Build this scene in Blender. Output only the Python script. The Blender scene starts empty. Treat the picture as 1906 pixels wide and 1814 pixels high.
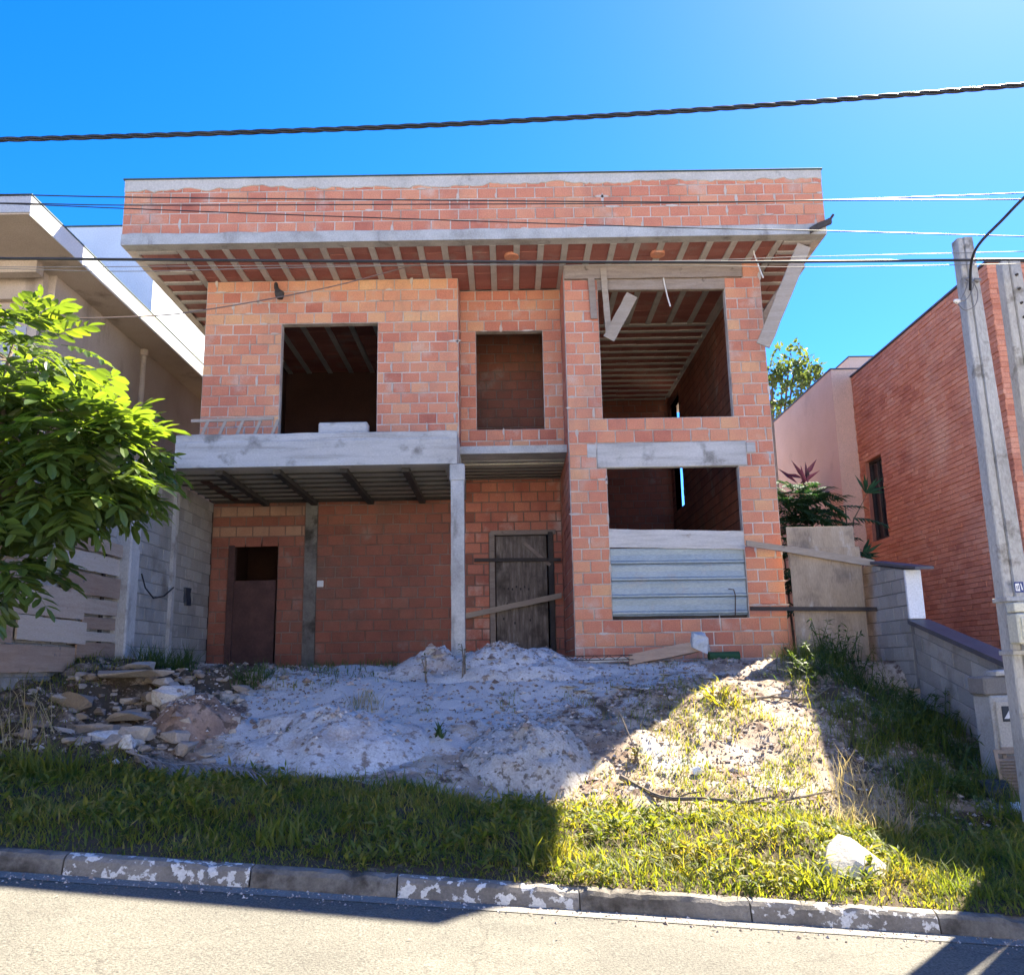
import bpy, bmesh, math, random
import numpy as np
from mathutils import Vector, Matrix
random.seed(7); np.random.seed(7)
R_ = math.radians
sc = bpy.context.scene
col = sc.collection
# ------------------------------------------------------------------ camera
def axes(p, r, y):
    f = Vector((math.sin(y)*math.cos(p), math.cos(y)*math.cos(p), math.sin(p)))
    rt = Vector((math.cos(y), -math.sin(y), 0)); up = rt.cross(f)
    rt2 = rt*math.cos(r)+up*math.sin(r); up2 = rt2.cross(f)
    return rt2, up2, f
rt, up, fw = axes(R_(11.538), R_(-1.082), R_(0.363))
cd = bpy.data.cameras.new('camera'); cam = bpy.data.objects.new('camera', cd); col.objects.link(cam)
cam.matrix_world = Matrix(((rt.x, up.x, -fw.x, 0), (rt.y, up.y, -fw.y, 0), (rt.z, up.z, -fw.z, 1.6), (0, 0, 0, 1)))
cd.sensor_fit = 'HORIZONTAL'; cd.sensor_width = 36; cd.lens = 1632.7/1906*36; cd.clip_end = 600; cd.clip_start = .05
sc.camera = cam
# ------------------------------------------------------------------ light
SUN_EL, SUN_AZ = 46.4, 39.2            # azimuth from +Y towards +X (behind the house, to the right)
w = bpy.data.worlds.new('World'); sc.world = w; w.use_nodes = True
nt = w.node_tree; nt.nodes.clear()
sky = nt.nodes.new('ShaderNodeTexSky'); sky.sky_type = 'NISHITA'; sky.sun_disc = False
sky.sun_elevation = R_(SUN_EL); sky.sun_rotation = R_(SUN_AZ)
sky.air_density = .7; sky.dust_density = 0.22; sky.ozone_density = 5.0; sky.altitude = 900
hs = nt.nodes.new('ShaderNodeHueSaturation'); hs.inputs['Saturation'].default_value = 1.3
bg = nt.nodes.new('ShaderNodeBackground'); bg.inputs[1].default_value = 0.074
wo = nt.nodes.new('ShaderNodeOutputWorld')
tint = nt.nodes.new('ShaderNodeMix'); tint.data_type = 'RGBA'; tint.blend_type = 'MULTIPLY'; tint.inputs[0].default_value = 1; tint.inputs[7].default_value = (1, .84, 1, 1)
nt.links.new(sky.outputs[0], hs.inputs['Color']); nt.links.new(hs.outputs[0], tint.inputs[6]); nt.links.new(tint.outputs[2], bg.inputs[0]); nt.links.new(bg.outputs[0], wo.inputs[0])
sd = bpy.data.lights.new('sun', 'SUN'); sd.energy = 4.7; sd.angle = R_(.55); sd.color = (1, .9, .72)
sun = bpy.data.objects.new('sun', sd); col.objects.link(sun); sun.location = (20, 30, 30)
sdir = Vector((math.sin(R_(SUN_AZ))*math.cos(R_(SUN_EL)), math.cos(R_(SUN_AZ))*math.cos(R_(SUN_EL)), math.sin(R_(SUN_EL))))
sun.rotation_euler = sdir.to_track_quat('Z', 'Y').to_euler()
sc.view_settings.view_transform = 'Standard'; sc.view_settings.look = 'None'
sc.view_settings.gamma = 1; sc.view_settings.exposure = 2.75; sc.view_settings.use_curve_mapping = False
# ------------------------------------------------------------------ materials
def ramp_node(n, cols):
    r = n.new('ShaderNodeValToRGB'); e = r.color_ramp.elements
    k = len(cols)
    e[0].position = 0; e[0].color = (*cols[0], 1); e[1].position = 1; e[1].color = (*cols[-1], 1)
    for i in range(1, k-1):
        q = e.new(i/(k-1)); q.color = (*cols[i], 1)
    return r
MATS = {}
def mat(name, cols, scale=2.0, rough=.85, bump=.3, bscale=40, tone=0.0, spots=None, spot_scale=3, spot_lo=.58, spot_hi=.64,
        stretch=(1, 1, 1), metal=0, trans=None, transw=.45, fine=.25, spec=.3, detail=6, spot_stretch=None, stain=None, crack=None):
    """procedural material: world-space noise -> colour ramp (optionally driven by per-piece 'tone'), blotches, fine grain and bump"""
    m = bpy.data.materials.new(name); m.use_nodes = True; t = m.node_tree; n = t.nodes; l = t.links; n.clear()
    out = n.new('ShaderNodeOutputMaterial'); b = n.new('ShaderNodeBsdfPrincipled')
    geo = n.new('ShaderNodeNewGeometry')
    mp = n.new('ShaderNodeMapping'); mp.inputs['Scale'].default_value = stretch; l.new(geo.outputs['Position'], mp.inputs[0])
    nz = n.new('ShaderNodeTexNoise'); nz.inputs['Scale'].default_value = scale; nz.inputs['Detail'].default_value = detail; nz.inputs['Roughness'].default_value = .62
    l.new(mp.outputs[0], nz.inputs[0])
    mr = n.new('ShaderNodeMapRange'); mr.inputs[1].default_value = .28; mr.inputs[2].default_value = .72; l.new(nz.outputs[0], mr.inputs[0])
    fac = mr.outputs[0]
    if tone:
        at = n.new('ShaderNodeAttribute'); at.attribute_name = 'tone'
        mx = n.new('ShaderNodeMix'); mx.inputs[0].default_value = tone; l.new(fac, mx.inputs[2]); l.new(at.outputs['Fac'], mx.inputs[3]); fac = mx.outputs[0]
    rp = ramp_node(n, cols); l.new(fac, rp.inputs[0]); c = rp.outputs[0]
    n2 = n.new('ShaderNodeTexNoise'); n2.inputs['Scale'].default_value = bscale; n2.inputs['Detail'].default_value = 5; n2.inputs['Roughness'].default_value = .7
    l.new(mp.outputs[0], n2.inputs[0])
    if spots:
        s = n.new('ShaderNodeTexNoise'); s.inputs['Scale'].default_value = spot_scale; s.inputs['Detail'].default_value = 8; s.inputs['Roughness'].default_value = .6
        if spot_stretch:
            m2 = n.new('ShaderNodeMapping'); m2.inputs['Scale'].default_value = spot_stretch; m2.inputs['Location'].default_value = (3.1, 7.7, 1.3)
            l.new(geo.outputs['Position'], m2.inputs[0]); l.new(m2.outputs[0], s.inputs[0])
        else: l.new(geo.outputs['Position'], s.inputs[0])
        s2 = n.new('ShaderNodeMapRange'); s2.inputs[1].default_value = spot_lo; s2.inputs[2].default_value = spot_hi; l.new(s.outputs[0], s2.inputs[0])
        ms = n.new('ShaderNodeMix'); ms.data_type = 'RGBA'; l.new(s2.outputs[0], ms.inputs[0]); l.new(c, ms.inputs[6]); ms.inputs[7].default_value = (*spots, 1); c = ms.outputs[2]
    if stain:
        scol, ssc, slo, shi, sst, samt = stain
        m3 = n.new('ShaderNodeMapping'); m3.inputs['Scale'].default_value = sst; m3.inputs['Location'].default_value = (11.3, 2.7, 5.9); l.new(geo.outputs['Position'], m3.inputs[0])
        s3 = n.new('ShaderNodeTexNoise'); s3.inputs['Scale'].default_value = ssc; s3.inputs['Detail'].default_value = 7; s3.inputs['Roughness'].default_value = .65; l.new(m3.outputs[0], s3.inputs[0])
        r3 = n.new('ShaderNodeMapRange'); r3.inputs[1].default_value = slo; r3.inputs[2].default_value = shi; r3.inputs[4].default_value = samt; l.new(s3.outputs[0], r3.inputs[0])
        x3 = n.new('ShaderNodeMix'); x3.data_type = 'RGBA'; l.new(r3.outputs[0], x3.inputs[0]); l.new(c, x3.inputs[6]); x3.inputs[7].default_value = (*scol, 1); c = x3.outputs[2]
    if crack:
        ccol, csc, cw = crack
        wn = n.new('ShaderNodeTexNoise'); wn.inputs['Scale'].default_value = 2.5; wn.inputs['Detail'].default_value = 6; l.new(geo.outputs['Position'], wn.inputs[0])
        va = n.new('ShaderNodeVectorMath'); va.operation = 'SCALE'; va.inputs['Scale'].default_value = .5; l.new(wn.outputs['Color'], va.inputs[0])
        vb = n.new('ShaderNodeVectorMath'); l.new(geo.outputs['Position'], vb.inputs[0]); l.new(va.outputs[0], vb.inputs[1])
        vo = n.new('ShaderNodeTexVoronoi'); vo.feature = 'DISTANCE_TO_EDGE'; vo.inputs['Scale'].default_value = csc; l.new(vb.outputs[0], vo.inputs['Vector'])
        r4 = n.new('ShaderNodeMapRange'); r4.inputs[1].default_value = 0; r4.inputs[2].default_value = cw; r4.inputs[3].default_value = .6; r4.inputs[4].default_value = 0; l.new(vo.outputs['Distance'], r4.inputs[0])
        x4 = n.new('ShaderNodeMix'); x4.data_type = 'RGBA'; l.new(r4.outputs[0], x4.inputs[0]); l.new(c, x4.inputs[6]); x4.inputs[7].default_value = (*ccol, 1); c = x4.outputs[2]
    if fine:
        mf = n.new('ShaderNodeMapRange'); mf.inputs[1].default_value = .25; mf.inputs[2].default_value = .75; mf.inputs[3].default_value = 1-fine; mf.inputs[4].default_value = 1+fine; l.new(n2.outputs[0], mf.inputs[0])
        mm = n.new('ShaderNodeMix'); mm.data_type = 'RGBA'; mm.blend_type = 'MULTIPLY'; mm.inputs[0].default_value = 1; l.new(c, mm.inputs[6]); l.new(mf.outputs[0], mm.inputs[7]); c = mm.outputs[2]
    l.new(c, b.inputs['Base Color']); b.inputs['Roughness'].default_value = rough; b.inputs['Metallic'].default_value = metal
    b.inputs['Specular IOR Level'].default_value = spec
    if bump:
        bp = n.new('ShaderNodeBump'); bp.inputs['Strength'].default_value = bump; bp.inputs['Distance'].default_value = .01; l.new(n2.outputs[0], bp.inputs['Height']); l.new(bp.outputs[0], b.inputs['Normal'])
    sh = b.outputs[0]
    if trans:
        tr = n.new('ShaderNodeBsdfTranslucent'); tm = n.new('ShaderNodeMix'); tm.data_type = 'RGBA'; tm.blend_type = 'MULTIPLY'; tm.inputs[0].default_value = 1
        l.new(c, tm.inputs[6]); tm.inputs[7].default_value = (*trans, 1); l.new(tm.outputs[2], tr.inputs[0])
        ad = n.new('ShaderNodeMixShader'); ad.inputs[0].default_value = transw; l.new(b.outputs[0], ad.inputs[1]); l.new(tr.outputs[0], ad.inputs[2]); sh = ad.outputs[0]
    l.new(sh, out.inputs[0]); MATS[name] = m
    return m
mat('brick', [(.3, .085, .055), (.47, .16, .1), (.57, .22, .128), (.61, .275, .155), (.65, .34, .175), (.69, .44, .22)], 1.6, .9, .7, 60, tone=.7, spots=(.57, .42, .33), spot_scale=1.7, spot_lo=.57, spot_hi=.76, fine=.26, stain=((.3, .16, .12), 1.3, .54, .72, (1, 1, .45), .55))
mat('mortar', [(.3, .225, .175), (.5, .415, .345), (.66, .59, .52)], 2.0, .95, .9, 55)
mat('mortar_light', [(.44, .36, .29), (.57, .5, .43)], 4, .95, .8, 55, tone=.6)
mat('mortar_shaded', [(.15, .085, .062), (.22, .14, .105), (.28, .2, .16)], 2.0, .95, .8, 55)  # darkened copy of mortar, indoor shade put into the colour
mat('brick_shade_grimy', [(.2, .07, .046), (.29, .105, .066), (.35, .145, .09), (.4, .21, .13), (.45, .28, .18)], 1.6, .9, .6, 60, tone=.7, spots=(.3, .24, .2), spot_scale=1.6, spot_lo=.6, spot_hi=.76, stain=((.13, .095, .07), 1.1, .48, .66, (1, 1, .6), .6))  # darker copy of brick: indoor shade in the colour, plus brownish stains
mat('concrete', [(.27, .255, .23), (.4, .385, .355), (.5, .485, .45)], 2.2, .9, .6, 45, spots=(.17, .155, .135), spot_scale=2.2, spot_lo=.58, spot_hi=.74, spot_stretch=(1.5, 1.5, .5))
mat('concrete_beam', [(.36, .335, .3), (.47, .445, .405), (.54, .515, .475)], 1.4, .9, .6, 45, spots=(.19, .175, .15), spot_scale=2.6, spot_lo=.55, spot_hi=.7, stretch=(.6, 1, 3), stain=((.28, .255, .225), 2, .52, .66, (.3, 1, 4), .6))
mat('plaster', [(.38, .35, .3), (.47, .43, .37), (.52, .48, .42)], 1.5, .92, .4, 50, spots=(.25, .23, .2), spot_scale=2.6, spot_lo=.62, spot_hi=.72)
mat('joist', [(.38, .34, .3), (.52, .475, .43)], 3, .9, .4, 50)
mat('tile_red', [(.26, .095, .075), (.33, .125, .1), (.39, .165, .13)], 2, .9, .5, 50, tone=.6, spots=(.3, .22, .19), spot_scale=2, spot_lo=.55, spot_hi=.75)
mat('flashing', [(.05, .075, .07), (.08, .11, .1)], 3, .6, .1, 30, metal=.3)
mat('wood_old', [(.16, .12, .09), (.27, .21, .165), (.36, .3, .25)], 3, .85, .5, 30, tone=.4, stretch=(1, 1, 6), spots=(.12, .09, .07), spot_scale=5, spot_lo=.66, spot_hi=.72)
mat('wood_x', [(.21, .155, .11), (.33, .265, .2), (.43, .36, .285)], 3, .85, .5, 30, tone=.55, stretch=(.6, .6, 7), spots=(.11, .08, .06), spot_scale=4, spot_lo=.66, spot_hi=.72)
mat('wood_plank', [(.24, .145, .095), (.36, .255, .18), (.49, .4, .31), (.55, .47, .385)], 3, .85, .5, 30, tone=.75, stretch=(.6, .6, 7), spots=(.16, .13, .12), spot_scale=4, spot_lo=.64, spot_hi=.72)
mat('wood_grey', [(.4, .375, .335), (.51, .48, .435), (.57, .54, .49)], 3, .85, .4, 40, stretch=(.7, .7, 6), spots=(.3, .26, .22), spot_scale=4, spot_lo=.63, spot_hi=.72)
mat('plywood', [(.25, .185, .12), (.35, .265, .18), (.42, .335, .24)], 2.5, .85, .4, 30, tone=.4, stretch=(2.5, 2.5, .5), spots=(.2, .155, .115), spot_scale=2.3, spot_lo=.52, spot_hi=.68, stain=((.46, .4, .33), 6, .58, .66, (1, 1, .3), .6))
mat('plywood_dark', [(.07, .055, .042), (.17, .135, .105), (.3, .25, .205)], 5, .85, .4, 30, stretch=(3.5, 3.5, .5), spots=(.07, .055, .042), spot_scale=2.3, spot_lo=.52, spot_hi=.68)
mat('wood_dark', [(.035, .03, .028), (.08, .065, .055)], 3, .85, .4, 30)
mat('sheet_metal', [(.2, .245, .265), (.27, .32, .345), (.34, .375, .39)], 1.6, .5, .25, 30, metal=.35, tone=.3, spots=(.3, .3, .29), spot_scale=2.5, spot_lo=.58, spot_hi=.7, stretch=(.6, 1, 2))
mat('rebar', [(.04, .025, .02), (.08, .05, .035)], 8, .8, .2, 60)
mat('ceiling_board', [(.36, .34, .27), (.46, .43, .35), (.5, .475, .4)], 2, .9, .3, 40, tone=.3)
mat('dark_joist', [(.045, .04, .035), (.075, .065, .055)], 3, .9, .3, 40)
mat('cmu', [(.24, .22, .19), (.34, .315, .28), (.42, .395, .355)], 2.2, .95, .8, 70, tone=.55, spots=(.2, .175, .145), spot_scale=1.5, spot_lo=.54, spot_hi=.7)
mat('cmu_mortar', [(.16, .15, .14), (.24, .225, .21)], 4, .95, .6, 60)
mat('cmu_plaster', [(.34, .32, .29), (.45, .425, .39), (.52, .495, .46)], 2.2, .95, .5, 50, stretch=(1, 1, .4), spots=(.25, .22, .19), spot_scale=2, spot_lo=.56, spot_hi=.7)
mat('asphalt', [(.1, .096, .084), (.128, .121, .103), (.155, .146, .122)], .7, .92, 1, 70, fine=.75, spots=(.085, .08, .07), spot_scale=38, spot_lo=.58, spot_hi=.66, spec=.2, stain=((.19, .178, .15), .55, .52, .66, (1, 1.6, 1), .6), crack=((.07, .066, .057), .45, .006))
mat('bounce_pave', [(.4, .38, .34), (.5, .475, .43)], 1.2, .92, .6, 60)
mat('gutter', [(.15, .142, .125), (.22, .21, .185)], 3, .92, .6, 70, fine=.4)
mat('kerb_plain', [(.09, .08, .068), (.18, .163, .14), (.26, .24, .21)], 2.6, .95, 1, 50, spots=(.055, .047, .038), spot_scale=3, spot_lo=.5, spot_hi=.64)
mat('kerb_painted', [(.1, .09, .078), (.19, .172, .15), (.26, .24, .21)], 2.6, .95, 1, 50, spots=(.58, .57, .54), spot_scale=13, spot_lo=.54, spot_hi=.57)
mat('sand_white', [(.37, .35, .325), (.49, .475, .455), (.57, .56, .545)], 2.5, 1, 1, 38, spots=(.21, .17, .145), spot_scale=10, spot_lo=.54, spot_hi=.64, fine=.35, stain=((.36, .28, .23), 2.2, .5, .66, (1, 1, 1), .7))
mat('sand_grey', [(.31, .285, .25), (.41, .385, .35), (.48, .455, .42)], 2.5, 1, 1, 38, spots=(.15, .125, .1), spot_scale=13, spot_lo=.54, spot_hi=.61, fine=.35, stain=((.33, .27, .22), 2.2, .5, .66, (1, 1, 1), .6))
mat('rubble', [(.17, .135, .11), (.3, .255, .215), (.44, .41, .37)], 3, .95, .9, 40, tone=.6)
mat('pebble', [(.12, .085, .07), (.26, .2, .165), (.4, .34, .3), (.54, .51, .48)], 3, .95, .4, 40, tone=.9)
mat('litter', [(.05, .035, .025), (.13, .09, .06), (.25, .19, .13)], 3, .9, 0, 40, tone=.9)
mat('grass', [(.05, .08, .02), (.085, .125, .03), (.13, .155, .038), (.22, .2, .065), (.33, .28, .135)], 1.2, .6, 0, 40, tone=.72, trans=(2.3, 2.0, .4), transw=.48, fine=0)
mat('weed', [(.035, .06, .022), (.06, .1, .032), (.1, .14, .05)], 1.2, .6, 0, 40, tone=.7, trans=(1.8, 1.7, .5), transw=.42, fine=0)
mat('dry_grass', [(.22, .17, .09), (.36, .3, .17), (.45, .38, .24)], 1.2, .7, 0, 40, tone=.7, trans=(1.2, 1.15, .8), transw=.35, fine=0)
mat('leaf', [(.04, .068, .03), (.062, .105, .036), (.085, .135, .036), (.125, .165, .04)], 1.5, .3, 0, 40, tone=.85, trans=(2.5, 2.3, .45), transw=.46, fine=0, spec=.55)
mat('leaf_palm', [(.02, .06, .035), (.035, .095, .05), (.045, .105, .055)], 1.5, .75, 0, 40, tone=.7, trans=(1.3, 1.4, .5), transw=.25, fine=0, spec=.15)
mat('leaf_purple', [(.03, .012, .022), (.055, .02, .035)], 1.5, .4, 0, 40, tone=.7, trans=(1.4, 1, 1.2), transw=.25, fine=0)
mat('leaf_tree', [(.045, .08, .03), (.08, .12, .04), (.14, .17, .06)], 1.5, .5, 0, 40, tone=.7, trans=(1.6, 1.5, .7), transw=.45, fine=0)
mat('bark', [(.1, .075, .055), (.2, .165, .13)], 6, .95, .8, 40)
mat('dry_frond', [(.13, .11, .095), (.24, .215, .2), (.34, .32, .31)], 2, .8, 0, 40, tone=.8)
mat('wall_beige', [(.42, .33, .25), (.49, .39, .3), (.53, .435, .345)], 1.2, .92, .25, 50, spots=(.24, .185, .14), spot_scale=1.6, spot_lo=.57, spot_hi=.75, spot_stretch=(1, 1, .35))
mat('wall_grey', [(.36, .36, .37), (.42, .42, .43)], 1.2, .92, .25, 50)
mat('wall_white', [(.62, .61, .57), (.7, .69, .65)], 1.2, .9, .2, 50)
mat('wall_bluewhite', [(.52, .56, .6), (.6, .64, .68)], 1.2, .9, .2, 50)
mat('wall_peach', [(.74, .48, .32), (.8, .53, .36), (.83, .57, .41)], 1.0, .92, .25, 60, spots=(.66, .42, .29), spot_scale=1.1, spot_lo=.58, spot_hi=.75)
mat('neighbour_brick', [(.46, .15, .085), (.6, .225, .125), (.7, .3, .175), (.76, .4, .26)], .9, .9, .7, 60, tone=.6, spots=(.74, .4, .26), spot_scale=.7, spot_lo=.5, spot_hi=.7, stain=((.36, .12, .08), .9, .52, .68, (1, 1, 2), .5))
mat('neighbour_joint', [(.4, .15, .095), (.48, .2, .13)], 3, .95, .5, 60)
mat('cap_dark', [(.06, .06, .07), (.1, .1, .115)], 2, .5, .2, 40)
mat('white_paint', [(.66, .67, .68), (.74, .75, .76)], 2, .8, .2, 40)
mat('pole_concrete', [(.3, .285, .26), (.4, .385, .355), (.47, .455, .425)], 2.5, .95, .9, 45, spots=(.21, .195, .17), spot_scale=4, spot_lo=.56, spot_hi=.66, stretch=(1, 1, .4))
mat('cable_black', [(.012, .012, .014), (.025, .025, .028)], 5, .45, 0, 40, fine=0)
mat('cable_grey', [(.14, .13, .125), (.2, .19, .18)], 5, .5, 0, 40, fine=0)
mat('cable_brown', [(.16, .11, .08), (.24, .17, .12)], 5, .6, 0, 40, fine=0)
mat('cable_white', [(.62, .58, .52), (.7, .66, .6)], 5, .6, 0, 40, fine=0)
mat('meter_box', [(.5, .48, .38), (.56, .54, .44)], 4, .6, .1, 40)
mat('glass_dark', [(.02, .022, .025), (.035, .038, .04)], 2, .12, 0, 40, fine=0, spec=.6)
mat('plate_blue', [(.03, .045, .16), (.04, .055, .18)], 4, .5, 0, 40, fine=0)
mat('plate_white', [(.7, .7, .68), (.75, .75, .73)], 4, .5, 0, 40, fine=0)
mat('shutter', [(.2, .145, .1), (.3, .225, .16), (.37, .29, .22)], 4, .85, .3, 40, tone=.5)
mat('plastic_bag', [(.3, .33, .36), (.46, .49, .52)], 6, .35, .5, 25)
mat('bag_dark', [(.02, .025, .035), (.04, .048, .06)], 6, .35, .5, 25)
mat('paper', [(.6, .66, .7), (.7, .75, .78)], 6, .6, .2, 25)
mat('dirt_red', [(.16, .1, .072), (.26, .172, .125), (.34, .245, .185)], 3, 1, 1, 45, spots=(.11, .075, .055), spot_scale=8, spot_lo=.53, spot_hi=.62)
mat('rock_white', [(.42, .38, .31), (.54, .5, .42)], 4, .95, .9, 30)
mat('door_brown', [(.06, .03, .025), (.11, .055, .045)], 3, .8, .3, 30)
mat('room', [(.075, .035, .026), (.11, .052, .04)], 1.2, .95, .3, 40)  # wall colour kept very dark so the rooms read as shade
# ------------------------------------------------------------------ mesh helpers
WL = {}
def wl(o): return WL.get(o.name, Vector((0, 0, 0))) if o else Vector((0, 0, 0))
class MB:
    def __init__(s): s.v = []; s.f = []; s.t = []
    def add(s, vs, fs, tone=.5):
        k = len(s.v); s.v += [tuple(p) for p in vs]; s.f += [tuple(i+k for i in f) for f in fs]; s.t += [tone]*len(fs); return s
    def box(s, x0, x1, y0, y1, z0, z1, tone=.5):
        return s.add([(x0, y0, z0), (x1, y0, z0), (x1, y1, z0), (x0, y1, z0), (x0, y0, z1), (x1, y0, z1), (x1, y1, z1), (x0, y1, z1)],
                     [(0, 3, 2, 1), (4, 5, 6, 7), (0, 1, 5, 4), (1, 2, 6, 5), (2, 3, 7, 6), (3, 0, 4, 7)], tone)
    def bbox(s, x0, x1, y0, y1, z0, z1, b=.01, tone=.5):
        # chamfered box as three-ring loft along each axis: 24 corner points
        P = []; idx = {}
        for sx in (0, 1):
            for sy in (0, 1):
                for sz in (0, 1):
                    X = (x0, x1)[sx]; Y = (y0, y1)[sy]; Z = (z0, z1)[sz]; bx = b if sx == 0 else -b; by = b if sy == 0 else -b; bz = b if sz == 0 else -b
                    idx[(sx, sy, sz)] = len(P); P += [(X, Y+by, Z+bz), (X+bx, Y, Z+bz), (X+bx, Y+by, Z)]
        I = lambda a, c, d, k: idx[(a, c, d)]+k
        F = []
        for q in (0, 1):
            F.append((I(q, 0, 0, 0), I(q, 1, 0, 0), I(q, 1, 1, 0), I(q, 0, 1, 0))[::(1 if q else -1)])
            F.append((I(0, q, 0, 1), I(1, q, 0, 1), I(1, q, 1, 1), I(0, q, 1, 1))[::(-1 if q else 1)])
            F.append((I(0, 0, q, 2), I(1, 0, q, 2), I(1, 1, q, 2), I(0, 1, q, 2))[::(1 if q else -1)])
        for a in (0, 1):
            for c in (0, 1):
                F.append((I(a, c, 0, 0), I(a, c, 1, 0), I(a, c, 1, 1), I(a, c, 0, 1)))
                F.append((I(a, 0, c, 0), I(a, 1, c, 0), I(a, 1, c, 2), I(a, 0, c, 2)))
                F.append((I(0, a, c, 1), I(1, a, c, 1), I(1, a, c, 2), I(0, a, c, 2)))
        for a in (0, 1):
            for c in (0, 1):
                for d in (0, 1): F.append((I(a, c, d, 0), I(a, c, d, 1), I(a, c, d, 2)))
        return s.add(P, F, tone)
    def beam(s, p0, p1, wv, tv, seg=1, jit=0, tone=.5):
        """bar from p0 to p1, cross-section spanned by the half vectors wv, tv"""
        p0 = Vector(p0); p1 = Vector(p1); wv = Vector(wv); tv = Vector(tv); V = []; F = []
        for i in range(seg+1):
            c = p0.lerp(p1, i/seg)
            for a, b2 in ((-1, -1), (1, -1), (1, 1), (-1, 1)):
                V.append(c+wv*(a*(1+random.uniform(-jit, jit)))+tv*(b2*(1+random.uniform(-jit, jit)*.5)))
        for i in range(seg):
            for k in range(4): F.append((i*4+k, i*4+(k+1) % 4, i*4+4+(k+1) % 4, i*4+4+k))
        F += [(3, 2, 1, 0), tuple(seg*4+k for k in range(4))]
        return s.add(V, F, tone)
    def tube(s, pts, r, n=6, tone=.5):
        pts = [Vector(p) for p in pts]; V = []; F = []; m = len(pts)
        rr = r if isinstance(r, (list, tuple)) else [r]*m
        for i, p in enumerate(pts):
            d = (pts[min(i+1, m-1)]-pts[max(i-1, 0)]).normalized(); a = d.cross(Vector((0, 0, 1)) if abs(d.z) < .9 else Vector((1, 0, 0))).normalized(); b2 = a.cross(d)
            for k in range(n):
                an = 2*math.pi*k/n; V.append(p+(a*math.cos(an)+b2*math.sin(an))*rr[i])
        for i in range(m-1):
            for k in range(n): F.append((i*n+k, i*n+(k+1) % n, i*n+n+(k+1) % n, i*n+n+k))
        F += [tuple(range(n))[::-1], tuple((m-1)*n+k for k in range(n))]
        return s.add(V, F, tone)
    def build(s, name, m, parent=None, smooth=False, loc=None):
        a = np.array(s.v, dtype=float)
        c = Vector(loc) if loc is not None else Vector((float((a[:, 0].min()+a[:, 0].max())/2), float((a[:, 1].min()+a[:, 1].max())/2), float(a[:, 2].min())))
        a = a-np.array(c)
        me = bpy.data.meshes.new(name); me.from_pydata(a.tolist(), [], s.f); me.materials.append(MATS[m])
        at = me.attributes.new('tone', 'FLOAT', 'FACE'); at.data.foreach_set('value', np.array(s.t, dtype=np.float32))
        if smooth: me.polygons.foreach_set('use_smooth', [True]*len(me.polygons))
        return place(name, me, c, parent)
def place(name, me, c, parent=None, rot=None, scale=None):
    o = bpy.data.objects.new(name, me); col.objects.link(o)
    o.location = Vector(c)-wl(parent)
    if rot is not None: o.rotation_euler = rot
    if scale is not None: o.scale = scale
    if parent: o.parent = parent
    WL[o.name] = Vector(c); return o
def tag(o, label=None, cat=None, group=None, kind=None):
    if label: o['label'] = label
    if cat: o['category'] = cat
    if group: o['group'] = group
    if kind: o['kind'] = kind
    return o
def thing(name, loc, label, cat, group=None):
    o = bpy.data.objects.new(name, None); col.objects.link(o); o.location = loc; o.empty_display_size = .2; WL[o.name] = Vector(loc)
    return tag(o, label, cat, group)
U = random.uniform
# --- value noise for terrain
def _h(i, j, s):
    n = (i*374761393+j*668265263+s*974634777) & 0xffffffff
    n = ((n ^ (n >> 13))*1274126177) & 0xffffffff
    return ((n ^ (n >> 16)) & 0xffff)/65535.0
def vn(x, y, s=0):
    x = np.asarray(x, float); y = np.asarray(y, float)
    i = np.floor(x).astype(np.int64); j = np.floor(y).astype(np.int64); fx = x-i; fy = y-j; fx = fx*fx*(3-2*fx); fy = fy*fy*(3-2*fy)
    return (_h(i, j, s)*(1-fx)+_h(i+1, j, s)*fx)*(1-fy)+(_h(i, j+1, s)*(1-fx)+_h(i+1, j+1, s)*fx)*fy
def sstep(a, b, x):
    t = np.clip((np.asarray(x, float)-a)/(b-a), 0, 1); return t*t*(3-2*t)
G = .082
def roadz(x): return -G*np.clip(x, -25, 25)
def zg(x, y):
    x = np.asarray(x, float); y = np.asarray(y, float)
    kt = roadz(np.clip(x, -9, 9))+.125
    hz = 1.63+.05*sstep(-1, -5, x)-.05*sstep(3, 5, x)
    hz = hz-.48*sstep(4.25, 5.1, x)*sstep(13.0, 12.4, y)
    v = kt+.21*np.clip((y-6.57)/1.3, 0, 1)+.04*np.clip((y-7.9)/.9, 0, 1)
    t = np.clip((y-8.8)/(12.75-8.8), 0, 1); t = t*(1+.12*np.sin(np.pi*t))
    z = v+(hz-(kt+.25))*np.clip(t, 0, 1)
    z = np.where(y > 12.75, hz, z)
    z = z+.32*sstep(-4.3, -5.5, x)*sstep(8.3, 9.6, y)*sstep(12.6, 11.6, y)
    am = sstep(6.6, 7.4, y)*sstep(13.6, 12.4, y)
    n = (vn(x*.9, y*.9, 1)-.5)*.16+(vn(x*2.3, y*2.3, 2)-.5)*.09+(vn(x*5.5, y*5.5, 3)-.5)*.05+(vn(x*13, y*13, 4)-.5)*.028+(vn(x*29, y*29, 5)-.5)*.014
    rough = 1+1.1*sstep(-2.6, -3.6, x)*sstep(8.2, 9, y)
    return z+n*am*rough
def zg1(x, y): return float(zg(x, y))
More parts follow.
